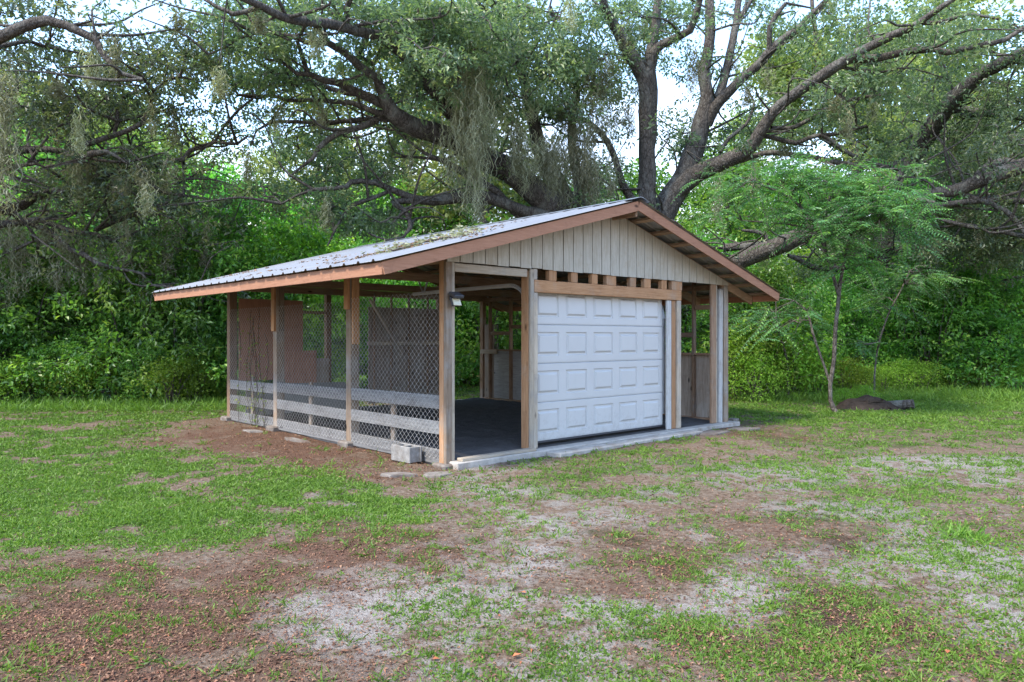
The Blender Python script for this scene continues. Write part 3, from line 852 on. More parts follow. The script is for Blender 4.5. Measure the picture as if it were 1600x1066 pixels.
blk = empty('concrete_block', (*to_world(-0.24, 0.42), 0.0), BA + math.radians(2))
tag(blk, 'grey hollow concrete block lying against the bottom rail near the corner post', 'concrete block')
m = MB()
hz_ = 0.195
m.box((0, 0, 0), (0.03, 0.39, hz_), 0.004); m.box((0.165, 0, 0), (0.195, 0.39, hz_), 0.004)
for y in (0.012, 0.18, 0.345): m.box((0.0305, y, 0.003), (0.1645, y + 0.033, hz_ - 0.003), 0.003)
m.build('block_body', M['block'], blk)

def slab_stone(px, py, w, d, h, rz, lab, grp=None):
    Z = F * H0 / (py - HY)
    X = (px - CX) / F * Z
    bm = bmesh.new()
    n = 9
    pts = []
    for k in range(n):
        a = 2 * math.pi * k / n
        pts.append((math.cos(a) * w / 2 * random.uniform(0.55, 1.15), math.sin(a) * d / 2 * random.uniform(0.55, 1.15)))
    lo = [bm.verts.new((x * 1.05, y * 1.05, -0.05)) for x, y in pts]
    mi = [bm.verts.new((x, y, h * 0.6 - 0.008)) for x, y in pts]
    hi = [bm.verts.new((x * 0.94, y * 0.94, h * 0.6 + random.uniform(-0.003, 0.003))) for x, y in pts]
    for A, B in ((lo, mi), (mi, hi)):
        for k in range(n): bm.faces.new((A[k], A[(k + 1) % n], B[(k + 1) % n], B[k]))
    bm.faces.new(hi)
    bmesh.ops.triangulate(bm, faces=[f for f in bm.faces if len(f.verts) > 4])
    me = bpy.data.meshes.new('paving_stone'); bm.to_mesh(me); bm.free()
    o = link_mesh('paving_stone', me, M['old_slab'])
    o.location = (X, Z, 0.0); o.rotation_euler = (0, 0, rz)
    tag(o, lab, 'stone', grp)
slab_stone(396, 674, 0.45, 0.2, 0.03, -0.5, 'flat concrete piece in dead leaves below the vine', 'flat stones along the wire side')
slab_stone(462, 688, 0.75, 0.2, 0.03, -0.75, 'long flat concrete strip in dead leaves beside the second post from the back', 'flat stones along the wire side')
slab_stone(622, 741, 0.5, 0.22, 0.015, 0.2, 'half buried grey slab in front of the concrete block', 'flat stones before the near corner post')
slab_stone(690, 741, 0.4, 0.3, 0.018, 0.5, 'half buried grey slab at the foot of the near corner post', 'flat stones before the near corner post')
slab_stone(1118, 676, 0.8, 0.35, 0.025, 0.75, 'wide flat slab on the dirt before the right bay', 'flat slabs by the right corner')
slab_stone(1160, 670, 0.6, 0.35, 0.025, 0.2, 'flat slab outside the right corner post', 'flat slabs by the right corner')
slab_stone(1146, 659, 0.28, 0.2, 0.10, 1.1, 'small upright lump of grey rubble beside the right corner post')

# ------------------------------------------------------------------ trees
class Grow:
    """a tree: limbs along given courses, then twigs grown towards leaf clusters, then leaves"""
    def __init__(s, bark, leaf, seed):
        s.bark, s.leaf = bark, leaf
        s.rng = np.random.default_rng(seed)
        s.wood = Soup()
        s.pos, s.par, s.cnt = [], [], []
        s.clusters = []
    def limb(s, pts, sides=9, scale=1.0, node=True, Zadd=0.0):
        """pts rows (px, py, Z, width in px)"""
        p = np.array([[*P(a, b, z + Zadd), w * (z + Zadd) / F / 2 * scale * 0.9] for a, b, z, w in pts])
        c = catmull(p, 0.22)
        n = len(c)
        pts3, r = c[:, :3], np.maximum(c[:, 3], 0.006)
        ph = s.rng.random(3) * 50
        t = np.arange(n) * 0.22
        wob = np.stack([fbm(t * 1.1 + ph[k], t * 0 + ph[k], 3) - 0.5 for k in range(3)], 1) * np.minimum(r * 1.1 + 0.03, 0.16)[:, None]
        wob[0] = 0
        pts3 = pts3 + wob
        th = np.linspace(0, 2 * np.pi, sides, endpoint=False)
        lump = 0.86 + 0.34 * fbm(t[:, None] * 1.6 + ph[0] + 0 * th, 3 * np.cos(th)[None] + 3 * np.sin(th)[None] + ph[1] + 0 * t[:, None], 3)
        if n > 2:
            v, f = tube(pts3, r[:, None] * lump, sides)
            s.wood.add(v, f)
        if node:
            k0 = len(s.pos)
            for i in range(n):
                s.pos.append(pts3[i]); s.par.append(-1); s.cnt.append(0)
        return s
    def sprout(s, n, lmin=1.0, lmax=2.8, r0=0.035, nmax=None):
        """side branches from the limbs"""
        base = np.array(s.pos)
        m = len(base)
        for k in range(n):
            p = base[s.rng.integers(int(m * 0.06), m)]
            if p[2] < 2.6: continue
            L = s.rng.uniform(lmin, lmax)
            d = s.rng.normal(size=3); d[2] = abs(d[2]) * 0.7 - 0.25; d = d / np.linalg.norm(d)
            q = [p, p + d * L * 0.35 + s.rng.normal(0, 0.10, 3), p + d * L * 0.7 + s.rng.normal(0, 0.2, 3) + np.array([0, 0, 0.06 * L]), p + d * L + s.rng.normal(0, 0.25, 3)]
            c = catmull(np.array(q), 0.2)
            r = np.linspace(r0 * (0.5 + L / lmax * 0.7), 0.008, len(c))
            v, f = tube(c, r, 5); s.wood.add(v, f)
            for i in range(len(c) // 3, len(c)): s.pos.append(c[i]); s.par.append(-1); s.cnt.append(0)
            if s.rng.random() < 0.55: s.clusters.append(c[-1] + s.rng.normal(0, 0.1, 3))
        return s
    def blob(s, px, py, Z, rx, ry, rz, n):
        n = max(2, round(n * 0.85)); g = s.rng.normal(size=(int(n), 3)); g = g / (np.linalg.norm(g, axis=1, keepdims=True)) * (s.rng.random((int(n), 1)) ** 0.42)
        for a in g: s.clusters.append(P(px + a[0] * rx, py + a[1] * ry, Z + 1.2 + a[2] * rz))
    def twigs(s, droop=0.10, rmin=0.0095, sides=4):
        C = np.array(s.clusters)
        pos = np.empty((len(s.pos) + len(C) * 12, 3)); pos[:len(s.pos)] = s.pos
        n = len(s.pos)
        par = list(s.par) + [0] * (len(C) * 12)
        d = np.array([np.min(np.sum((pos[:n] - c) ** 2, 1)) for c in C])
        segs = []
        for i in np.argsort(d):
            c = C[i]
            dd = np.sum((pos[:n] - c) ** 2, 1) + np.where(pos[:n, 2] > c[2] + 1.5, 0.5, 0)
            j = int(np.argmin(dd))
            a = pos[j]
            L = math.sqrt(dd[j])
            k = int(np.clip(L / 0.35, 2, 9))
            t = (np.arange(1, k + 1) / k)[:, None]
            q = a + (c - a) * t
            q += s.rng.normal(0, 0.05 * min(L, 2.0), (k, 3)) * np.sin(t * np.pi * 0.9)
            q[:, 2] += droop * L * np.sin(t[:, 0] * np.pi)
            prev = j
            ids = [j]
            for m in range(k):
                pos[n] = q[m]; par[n] = prev; prev = n; ids.append(n); n += 1
            segs.append(ids)
        cnt = np.zeros(n)
        for ids in segs: cnt[ids[-1]] += 1
        first = len(s.pos)
        for m in range(n - 1, first - 1, -1):
            if par[m] >= 0: cnt[par[m]] += cnt[m]
        for ids in segs:
            p = pos[ids]
            r = rmin * np.maximum(cnt[ids], 1) ** 0.5
            r[0] = min(r[0], r[1] * 1.25)
            v, f = tube(p, r, sides)
            s.wood.add(v, f)
        return s
    def leaves(s, per, L, W, R=0.5, flat=0.55, sub=9, sr=0.17, nb=0.35):
        C = np.array(s.clusters)
        nC = len(C)
        crnd = s.rng.random(nC)
        so = s.rng.normal(0, R * 0.6, (nC, sub, 3)); so[:, :, 2] *= flat
        ks = per // sub
        lo = s.rng.normal(0, sr, (nC, sub, ks, 3)); lo[..., 2] *= 0.75
        p = (C[:, None, None, :] + so[:, :, None, :] + lo).reshape(-1, 3)
        srnd = s.rng.random((nC, sub))
        rnd = (0.38 * crnd[:, None, None] + 0.30 * srnd[:, :, None] + 0.32 * s.rng.random((nC, sub, ks))).reshape(-1)
        rnd = np.clip((rnd - 0.5) * 1.5 + 0.5, 0, 1)
        ax = (so[:, :, None, :] * 0.5 + lo * 2.0).reshape(-1, 3) + s.rng.normal(0, 0.35, p.shape); ax[:, 2] -= 0.12
        n = len(p)
        sz = s.rng.uniform(0.65, 1.3, n)
        v, f = leaf_arrays(p, ax, L * sz, W * sz, nbias=nb, rng=s.rng)
        return np_mesh('crown', v, f, M[s.leaf], {'rnd': ('FACE', rnd)})

def moss_mesh(anchors, count, lmin, lmax, spread, rng, w=0.0095):
    """hanging strands of moss round the anchor points"""
    A = np.array(anchors)
    count = int(count * 1.35); m = count * len(A)
    LC = np.repeat(rng.uniform(lmin, lmax, len(A)), count)
    tt = rng.random(m) ** 0.8
    base = np.repeat(A, count, 0) + rng.normal(0, 1, (m, 3)) * (np.array([spread, spread, spread * 0.5])[None] * (1.05 - 0.75 * tt)[:, None])
    base[:, 2] -= LC * tt * 0.85
    L = LC * (1 - 0.75 * tt) * rng.uniform(0.25, 0.7, m) + 0.08
    seg = 8
    t = np.linspace(0, 1, seg + 1)
    ph = rng.random((m, 4)) * 6.28
    wx = np.sin(ph[:, :1] + t * 5) * 0.05 + np.cumsum(rng.normal(0, 0.018, (m, seg + 1)), 1)
    wy = np.sin(ph[:, 1:2] + t * 4) * 0.05 + np.cumsum(rng.normal(0, 0.018, (m, seg + 1)), 1)
    wx = wx + 0.036 * np.sin(ph[:, 3:] * 7 + t * 17); wy = wy + 0.036 * np.cos(ph[:, 2:3] * 7 + t * 15)
    x, y, z = base[:, :1] + wx - wx[:, :1], base[:, 1:2] + wy - wy[:, :1], base[:, 2:3] - L[:, None] * t
    c = np.stack([x, y, z], -1)
    wid = w * rng.uniform(0.6, 1.5, m)[:, None] * (1.0 - 0.65 * t)[None]
    a = ph[:, 2]
    sd = np.stack([np.cos(a), np.sin(a), 0 * a], -1)[:, None, :] * wid[..., None]
    v = np.stack([c - sd, c + sd], 2).reshape(-1, 3)
    b = (np.arange(m) * (seg + 1) * 2)[:, None] + (np.arange(seg) * 2)[None]
    f = np.stack([b, b + 1, b + 3, b + 2], -1).reshape(-1, 4)
    rnd = np.repeat(rng.random(m) * 0.6 + np.repeat(rng.random(len(A)), count) * 0.4, seg)
    return np_mesh('moss', v, f, M['moss'], {'rnd': ('FACE', rnd)})

def finish(g, name, label, cat='tree', group=None, per=300, L=0.118, W=0.053, R=0.5, moss=(), base=None, **kw):
    root = empty(name, base)
    tag(root, label, cat, group)
    g.sprout(kw.pop('sprouts', 0))
    g.twigs()
    for q in range(kw.pop('tufts', 0)):
        pz = g.pos[g.rng.integers(len(g.pos))]
        if pz[2] > 3: moss = list(moss) + [([pz + np.array([0, 0, -0.03])], 60, 0.35, 1.4, 0.065)]
    cr = g.leaves(per, L, W, R, **kw)
    tr = g.wood.mesh('trunk', M[g.bark])
    off = Vector(base)
    for nm, me in (('trunk', tr), ('crown', cr)):
        o = link_mesh(nm, me, None, root); o.location = -off
        if nm == 'crown': o['kind'] = 'stuff'
    for anchors, cnt, l0, l1, sp in moss:
        me = moss_mesh([a if isinstance(a, np.ndarray) else P(*a) for a in anchors], cnt, l0, l1, sp, g.rng)
        o = link_mesh('moss', me, None, root); o.location = -off
        o['kind'] = 'stuff'
    return root

# --- the big many-stemmed oak behind the barn
g = Grow('bark', 'oak_leaf', 3)
g.limb([(985, 655, 20.5, 120), (985, 560, 20.5, 92), (985, 470, 20.5, 86), (975, 410, 20.4, 70)], 14)
g.limb([(985, 470, 20.5, 70), (930, 392, 20, 56), (870, 330, 19.5, 47), (830, 295, 19.2, 43), (790, 262, 19, 40), (745, 236, 18.6, 37), (700, 214, 18, 35), (650, 198, 17.5, 32), (612, 176, 17, 27), (598, 150, 16.8, 19),
        (588, 125, 16.5, 16), (560, 103, 16, 14), (537, 80, 15.5, 13), (515, 67, 15, 12), (502, 52, 14.6, 9), (490, 38, 14.2, 7)], 12)
g.limb([(515, 67, 15, 10), (480, 67, 15, 8.5), (465, 60, 15, 8), (430, 51, 15, 7), (400, 51, 15, 6), (372, 60, 15, 5), (350, 75, 15, 4), (325, 85, 15, 3)], 7)
g.limb([(606, 166, 17, 16), (580, 155, 17, 16), (555, 145, 16.8, 15), (530, 131, 16.6, 13), (505, 125, 16.4, 12), (480, 114, 16.2, 10), (472, 87, 16, 8), (465, 65, 15.8, 6), (460, 40, 15.5, 4)], 8)
g.limb([(484, 117, 16.2, 8), (465, 116, 16, 7), (440, 96, 16, 5), (415, 92, 16, 4)], 6)
g.limb([(555, 147, 16.8, 9), (520, 138, 17.2, 8), (485, 127, 17.3, 7), (455, 128, 17.4, 6), (430, 138, 17.4, 4)], 6)
g.limb([(605, 178, 17.2, 11), (575, 170, 17.3, 10), (550, 160, 17.4, 9), (520, 157, 17.4, 8), (487, 156, 17.4, 7), (450, 157, 17.4, 6), (430, 150, 17.4, 5), (400, 150, 17.4, 4), (372, 148, 17.4, 3)], 6)
g.limb([(606, 188, 17.4, 9), (567, 186, 17.6, 8), (530, 189, 17.8, 7), (495, 192, 18, 6), (455, 191, 18, 6), (422, 192, 18, 5), (400, 205, 18, 4), (392, 228, 18, 3)], 6)
g.limb([(590, 188, 17.4, 11), (562, 200, 17.2, 11), (530, 207, 17, 10), (510, 220, 17, 10), (497, 232, 17, 9), (490, 246, 17, 7), (472, 260, 17, 5), (455, 275, 17, 3)], 7)
g.limb([(885, 345, 19.6, 30), (820, 332, 19, 20), (785, 318, 18.8, 20), (750, 306, 18.6, 21), (712, 305, 18.4, 20), (675, 313, 18.2, 17), (645, 311, 18, 13), (612, 297, 17.8, 11), (587, 285, 17.6, 9), (565, 281, 17.4, 9),
        (547, 284, 17.3, 9), (540, 292, 17.2, 8), (510, 295, 17, 7), (490, 297, 17, 6), (465, 305, 17, 4), (440, 318, 17, 3)], 9)
g.limb([(612, 297, 17.8, 7), (575, 312, 17.6, 7), (550, 322, 17.5, 7), (535, 340, 17.4, 6), (522, 362, 17.3, 4), (512, 385, 17.2, 3)], 6)
g.limb([(650, 313, 18, 12), (615, 317, 17.9, 10), (632, 327, 17.6, 9), (640, 342, 17.4, 8), (641, 355, 17.3, 8), (630, 370, 17.2, 6), (605, 375, 17.2, 4), (575, 365, 17.2, 3)], 6)
g.limb([(630, 330, 17.6, 5), (622, 340, 17.5, 4), (612, 350, 17.4, 2)], 5)
g.limb([(830, 345, 19.2, 18), (802, 330, 19, 15), (774, 302, 18.8, 14), (729, 274, 18.4, 12), (694, 253, 18, 9), (663, 239, 17.8, 6), (632, 215, 17.6, 4), (610, 195, 17.4, 3)], 7)
g.limb([(694, 250, 18.0, 6), (655, 245, 17.9, 5), (612, 246, 17.8, 2)], 5)
g.limb([(750, 238, 18.6, 20), (724, 195, 18.2, 20), (702, 180, 18, 20), (684, 149, 17.5, 19), (662, 122, 17, 18), (640, 93, 16.5, 17), (606, 62, 15.8, 17), (567, 49, 15.2, 17), (530, 37, 14.7, 17), (492, 32, 14.2, 17),
        (460, 29, 13.8, 16), (435, 24, 13.4, 15), (405, 10, 13, 13), (375, -6, 12.6, 11), (330, -25, 12, 8)], 9)
g.limb([(545, 42, 15, 12), (540, 15, 14.8, 10), (552, -12, 14.6, 8)], 6)
g.limb([(403, 12, 13, 9), (365, 22, 13, 8), (340, 12, 13, 7), (318, -2, 13, 5)], 6)
g.limb([(930, 410, 20.4, 46), (888, 322, 20.2, 36), (864, 272, 20, 30), (844, 232, 19.8, 25), (832, 180, 19.4, 20), (818, 120, 19, 17), (800, 60, 18.4, 14), (770, 5, 17.6, 10)], 10)
g.limb([(960, 420, 20.8, 30), (915, 330, 20.8, 22), (900, 265, 20.7, 17), (892, 200, 20.4, 15), (900, 140, 20, 13), (880, 70, 19.4, 10), (860, 10, 19, 7)], 8)
g.limb([(1000, 330, 20.4, 20), (981, 306, 20.2, 14), (968, 279, 20, 13), (956, 238, 19.8, 12), (940, 210, 19.6, 11), (918, 190, 19.4, 8), (895, 182, 19.2, 5)], 7)
g.limb([(1000, 470, 20.5, 56), (1010, 380, 20.4, 38), (1012, 310, 20.3, 32), (1011, 250, 20.2, 29), (1013, 200, 20.1, 29), (1012, 160, 20, 32), (1007, 112, 19.9, 35)], 12)
g.limb([(1006, 125, 19.9, 24), (988, 85, 19.7, 24), (972, 58, 19.5, 20), (957, 35, 19.3, 17), (946, 12, 19, 14), (936, -15, 18.8, 11)], 9)
g.limb([(1010, 120, 19.9, 24), (1022, 78, 19.8, 17), (1048, 64, 19.6, 15), (1079, 48, 19.4, 13), (1090, 22, 19.2, 11), (1096, -10, 19, 9)], 8)
g.limb([(1012, 112, 19.9, 20), (1020, 60, 20, 17), (1026, 10, 20, 14), (1030, -25, 20, 11)], 8)
g.limb([(1000, 480, 20.6, 60), (1020, 380, 20.7, 46), (1042, 319, 20.8, 42), (1067, 278, 20.9, 38), (1086, 225, 21, 31), (1097, 188, 21, 29), (1104, 150, 21, 20), (1099, 113, 21, 20), (1107, 75, 21, 18), (1109, 38, 21, 17), (1105, -15, 21, 15)], 12)
g.limb([(1100, 190, 21, 18), (1116, 166, 21.2, 17), (1131, 120, 21.4, 15), (1141, 83, 21.5, 14), (1150, 38, 21.6, 12), (1156, -10, 21.7, 10)], 8)
g.limb([(1104, 195, 21, 20), (1120, 165, 20.8, 18), (1150, 131, 20.5, 17), (1188, 98, 20.2, 16), (1210, 75, 20, 15), (1248, 45, 19.6, 13), (1274, 19, 19.3, 11), (1300, -8, 19, 9)], 9)
g.limb([(1203, 80, 20, 9), (1204, 45, 19.8, 9), (1214, 25, 19.7, 8), (1229, 5, 19.6, 6)], 6)
g.limb([(1150, 38, 21.6, 9), (1165, 15, 21.6, 8), (1180, -10, 21.6, 6)], 6)
g.limb([(1055, 300, 20.8, 36), (1090, 271, 20.4, 30), (1124, 256, 20, 27), (1158, 240, 19.6, 25), (1180, 221, 19.3, 22), (1199, 191, 19, 20), (1221, 165, 18.7, 19), (1255, 139, 18.3, 18), (1293, 115, 18, 18), (1323, 96, 17.7, 17),
        (1356, 75, 17.4, 15), (1398, 53, 17, 14), (1435, 36, 16.6, 12), (1461, 19, 16.3, 10), (1495, -4, 16, 8)], 11)
g.limb([(1315, 100, 17.8, 12), (1332, 94, 17.8, 13), (1375, 90, 17.6, 12), (1424, 79, 17.4, 11), (1458, 75, 17.2, 10), (1480, 81, 17.1, 10), (1525, 71, 17, 9), (1570, 62, 16.8, 8), (1600, 44, 16.6, 7), (1640, 30, 16.4, 5)], 8)
g.limb([(1430, 38, 16.6, 7), (1470, 35, 16.6, 7), (1510, 22, 16.6, 6), (1560, 30, 16.6, 4)], 6)
g.limb([(1130, 256, 20, 12), (1161, 250, 19.8, 10), (1195, 240, 19.7, 9), (1225, 240, 19.6, 9), (1270, 246, 19.5, 9), (1319, 257, 19.4, 9), (1345, 262, 19.3, 8), (1394, 259, 19.2, 6), (1416, 244, 19.2, 3)], 7)
g.limb([(1180, 218, 19.4, 8), (1195, 214, 19.3, 8), (1244, 224, 19.3, 8), (1270, 214, 19.2, 7), (1311, 208, 19.2, 6), (1353, 197, 19.2, 4)], 6)
g.limb([(1284, 212, 19.2, 7), (1300, 221, 19.1, 7), (1326, 240, 19, 7), (1364, 255, 18.9, 7), (1405, 266, 18.8, 5)], 6)
g.limb([(1205, 200, 19.1, 7), (1244, 198, 19.3, 7), (1293, 169, 19.3, 7), (1338, 154, 19.3, 6), (1375, 150, 19.3, 4)], 6)
g.limb([(1125, 238, 20, 7), (1140, 215, 20.1, 7), (1165, 195, 20.2, 6), (1178, 160, 20.3, 4), (1160, 130, 20.3, 3)], 6)
g.limb([(1020, 470, 20.2, 50), (1075, 440, 19.6, 38), (1145, 412, 19, 31), (1190, 394, 18.6, 31), (1235, 376, 18.2, 31), (1276, 358, 17.9, 28), (1330, 336, 17.6, 23), (1385, 318, 17.4, 17), (1430, 312, 17.2, 10), (1460, 318, 17, 5)], 11)
g.limb([(1130, 388, 19.4, 14), (1168, 386, 19.2, 14), (1200, 382, 19, 13), (1222, 380, 18.6, 12)], 7)
g.limb([(1200, 383, 19, 8), (1196, 366, 18.9, 8), (1180, 362, 18.9, 6), (1160, 360, 18.9, 4)], 6)
for b in ((385, 50, 14.5, 80, 36, 2, 40), (480, 8, 14.5, 140, 20, 2, 44), (610, 36, 15, 110, 42, 2, 70), (690, 85, 16, 95, 60, 3, 62), (790, 50, 17, 110, 60, 3, 85), (830, 120, 17.5, 90, 50, 2, 55), (905, 90, 18.5, 70, 60, 2, 42),
          (860, 170, 18, 60, 30, 2, 22), (440, 125, 16.5, 70, 34, 2, 26), (545, 110, 16.5, 50, 30, 2, 16), (365, 120, 17, 80, 45, 2, 34), (410, 195, 17.6, 60, 30, 2, 9), (520, 235, 17.4, 60, 35, 2, 18), (475, 305, 17.5, 90, 36, 2, 28),
          (560, 345, 17.4, 80, 30, 2, 26), (640, 140, 17, 40, 40, 2, 14), (720, 130, 17.4, 60, 60, 2, 30), (950, 140, 19.8, 45, 70, 2, 26), (1000, 60, 20, 50, 50, 2, 26), (960, 20, 19.5, 60, 30, 2, 22), (1060, 20, 19.4, 60, 25, 2, 16),
          (1065, 210, 21, 30, 50, 2, 14), (1085, 130, 21.4, 40, 50, 2, 9), (1165, 215, 21, 35, 30, 2, 8), (950, 270, 20.2, 40, 30, 1.5, 10), (1180, 30, 20.5, 60, 40, 2, 9), (1290, 165, 19, 90, 55, 2.5, 34), (1380, 130, 18.4, 120, 60, 3, 46), (1310, 45, 18.8, 110, 45, 3, 40), (1490, 45, 17.2, 110, 45, 3, 48),
          (1380, 225, 19, 60, 40, 2, 20), (1220, 235, 19.6, 60, 25, 2, 10), (1120, 210, 20.4, 25, 30, 1, 5), (1180, 170, 20.2, 20, 20, 1, 4), (640, 195, 18, 60, 40, 2, 16), (570, 275, 17.5, 80, 25, 2, 14), (720, 20, 15.5, 70, 30, 2, 34)):
    g.blob(*b)
ms = [([(738 + RNG.normal(0, 20), 70 + k * 9, 17.2 + RNG.normal(0, .25)) for k in range(15)], 65, 0.9, 2.3, 0.18),
      ([(720 + RNG.normal(0, 16), 60 + RNG.random() * 60, 16.8) for k in range(8)], 50, 0.6, 1.6, 0.22),
      ([(812 + RNG.normal(0, 12), 170 + RNG.random() * 50, 18) for k in range(7)], 55, 0.8, 1.9, 0.16),
      ([(852 + RNG.normal(0, 16), 185 + RNG.random() * 40, 18.4) for k in range(7)], 55, 0.6, 1.6, 0.16),
      ([(905 + RNG.normal(0, 22), 130 + RNG.random() * 110, 19) for k in range(17)], 55, 0.8, 2.3, 0.17),
      ([(935 + RNG.normal(0, 16), 60 + RNG.random() * 110, 19.2) for k in range(8)], 45, 0.6, 1.7, 0.16),
      ([(970 + RNG.normal(0, 14), 30 + RNG.random() * 90, 19.4) for k in range(6)], 36, 0.5, 1.4, 0.18),
      ([(985, 130, 19.6), (1090, 60, 19.3), (1078, 62, 19.3)], 40, 0.8, 1.9, 0.07),
      ([(775, 120, 17.6), (785, 140, 17.6), (770, 160, 17.6), (830, 130, 17.6)], 45, 0.5, 1.4, 0.2),
      ([(606, 246, 17.8), (615, 318, 17.9), (640, 200, 17.6)], 26, 0.6, 1.3, 0.05),
      ([(700, 208, 17.9), (740, 232, 18.4), (680, 200, 17.8), (660, 200, 17.6)], 36, 0.2, 0.6, 0.25)]
finish(g, 'live_oak', 'huge many stemmed live oak behind the barn with long sprawling limbs and hanging moss', base=(*P(985, 655, 20.5)[:2], 0), sprouts=190, tufts=40, per=90, sr=0.085, sub=6, moss=ms)

# --- the oak whose trunk stands outside the left edge
g = Grow('bark', 'oak_leaf', 5)
g.limb([(-260, 660, 16, 90), (-250, 500, 16, 70), (-240, 380, 16, 62), (-200, 240, 15.6, 55), (-120, 120, 15, 40)], 12)
g.limb([(-200, 240, 15.6, 34), (-110, 120, 14.8, 26), (-40, 84, 14.4, 23), (7, 58, 14, 20), (37, 45, 14, 18), (73, 36, 14, 16), (102, 43, 14, 14), (132, 55, 14, 13), (149, 63, 14, 12), (157, 80, 14, 11), (171, 96, 14, 10), (190, 115, 14, 8), (222, 124, 14, 5)], 9)
g.limb([(150, 63, 14, 6), (165, 52, 14, 5), (180, 42, 14, 3)], 5)
g.limb([(-20, 80, 14.3, 9), (32, 68, 14.6, 8), (49, 66, 14.8, 7), (71, 73, 15, 6), (98, 78, 15.2, 5), (120, 82, 15.4, 4), (150, 88, 15.6, 3)], 6)
g.limb([(-240, 380, 16, 40), (-120, 280, 16, 24), (-30, 240, 16.2, 16), (20, 235, 16.3, 13), (62, 232, 16.4, 12), (110, 238, 16.4, 10), (140, 226, 16.4, 10), (175, 214, 16.4, 9), (200, 206, 16.4, 8), (224, 193, 16.4, 8), (232, 178, 16.4, 7), (237, 159, 16.4, 6), (240, 141, 16.4, 5), (263, 124, 16.4, 3)], 8)
g.limb([(100, 240, 16.4, 9), (122, 247, 16.2, 13), (145, 240, 16, 12), (167, 237, 15.9, 8), (182, 244, 15.8, 5), (200, 256, 15.8, 3)], 7)
g.limb([(176, 214, 16.4, 6), (184, 190, 16.4, 6), (183, 172, 16.4, 4)], 5)
g.limb([(-250, 480, 16, 40), (-120, 380, 16.4, 26), (-20, 334, 16.8, 17), (15, 328, 17, 16), (40, 318, 17, 16), (60, 304, 17.2, 14), (95, 296, 17.4, 12), (125, 288, 17.4, 11), (155, 277, 17.5, 11), (185, 272, 17.6, 11), (215, 265, 17.7, 10), (250, 258, 17.8, 9),
        (268, 252, 17.8, 9), (287, 249, 17.9, 8), (297, 235, 18, 8), (317, 227, 18, 7), (335, 222, 18, 6), (370, 225, 18, 5), (388, 212, 18, 3)], 9)
g.limb([(335, 223, 18, 5), (342, 209, 18, 4), (351, 198, 18, 3)], 5)
g.limb([(185, 273, 17.6, 7), (150, 288, 17.2, 7), (128, 300, 17, 4)], 6)
g.limb([(200, 278, 17.6, 7), (232, 287, 17.6, 7), (257, 300, 17.6, 6), (287, 305, 17.6, 5), (325, 311, 17.6, 3)], 6)
g.limb([(-130, 400, 16.4, 22), (-40, 360, 16.6, 14), (5, 352, 16.8, 12), (30, 350, 17, 12), (60, 344, 17, 11), (85, 352, 17, 9), (112, 361, 17, 9), (150, 366, 17.1, 8), (175, 375, 17.2, 8), (200, 386, 17.3, 7), (237, 391, 17.4, 6), (287, 387, 17.5, 3)], 8)
g.limb([(45, 348, 17, 10), (70, 358, 17, 10), (90, 372, 16.9, 10), (108, 389, 16.8, 9), (130, 396, 16.8, 9), (150, 410, 16.8, 8), (182, 420, 16.8, 6), (220, 427, 16.8, 5), (238, 446, 16.8, 3)], 7)
g.limb([(150, 360, 17.1, 7), (176, 347, 17.2, 8), (200, 339, 17.3, 8), (225, 331, 17.4, 7), (262, 328, 17.5, 6), (287, 320, 17.6, 5), (302, 318, 17.6, 3)], 6)
g.limb([(-60, 420, 16.8, 9), (0, 402, 17, 7), (28, 387, 17, 6), (60, 376, 17, 4), (90, 378, 17, 3)], 6)
g.limb([(-40, 290, 16, 9), (0, 270, 16, 7), (25, 261, 16, 7), (57, 256, 16, 5), (72, 262, 16, 3)], 6)
g.limb([(5, 270, 16, 6), (30, 280, 16.2, 6), (60, 285, 16.4, 4), (80, 296, 16.4, 3)], 5)
for b in ((50, 14, 14, 95, 26, 1.6, 14), (110, 110, 15.5, 120, 40, 2.5, 40), (235, 100, 16, 80, 50, 2.5, 46), (275, 60, 15.5, 50, 30, 2, 10), (60, 185, 16, 90, 45, 2.5, 44), (185, 165, 16.4, 100, 40, 2.5, 46), (170, 250, 16.8, 110, 36, 3, 32), (90, 310, 16.8, 110, 40, 2.5, 36),
          (240, 310, 17.6, 110, 40, 2.5, 28), (330, 235, 18, 60, 30, 2, 7), (160, 385, 17.2, 150, 34, 2.5, 38), (300, 180, 17.4, 50, 40, 2, 9), (345, 320, 18, 50, 30, 2, 12), (20, 70, 15, 60, 40, 2, 14), (-60, 150, 15, 80, 120, 3, 40), (320, 100, 16.5, 40, 30, 2, 16)):
    g.blob(*b)
ms = [([(8 + RNG.normal(0, 9), 75 + k * 15, 14.3) for k in range(10)], 40, 0.7, 1.7, 0.13),
      ([(60 + RNG.normal(0, 40), 320 + RNG.random() * 40, 16.8) for k in range(10)], 24, 0.5, 1.5, 0.10),
      ([(115 + RNG.normal(0, 20), 235 + RNG.random() * 20, 16.3) for k in range(6)], 30, 0.4, 1.2, 0.13),
      ([(130 + RNG.normal(0, 55), 350 + RNG.random() * 45, 17) for k in range(16)], 22, 0.5, 1.5, 0.09),
      ([(225 + RNG.normal(0, 50), 325 + RNG.random() * 60, 17.4) for k in range(13)], 18, 0.4, 1.2, 0.09),
      ([(30 + RNG.normal(0, 30), 380 + RNG.random() * 50, 17) for k in range(9)], 24, 0.4, 1.3, 0.10),
      ([(185, 232, 16.5), (195, 215, 16.4), (240, 265, 17.7), (205, 268, 17.6), (320, 330, 17.8)], 24, 0.4, 1.0, 0.08)]
finish(g, 'live_oak', 'live oak reaching in from the left edge with drooping mossy limbs', base=(*P(-260, 660, 16)[:2], 0), sprouts=140, tufts=36, per=66, sr=0.085, sub=6, moss=ms)

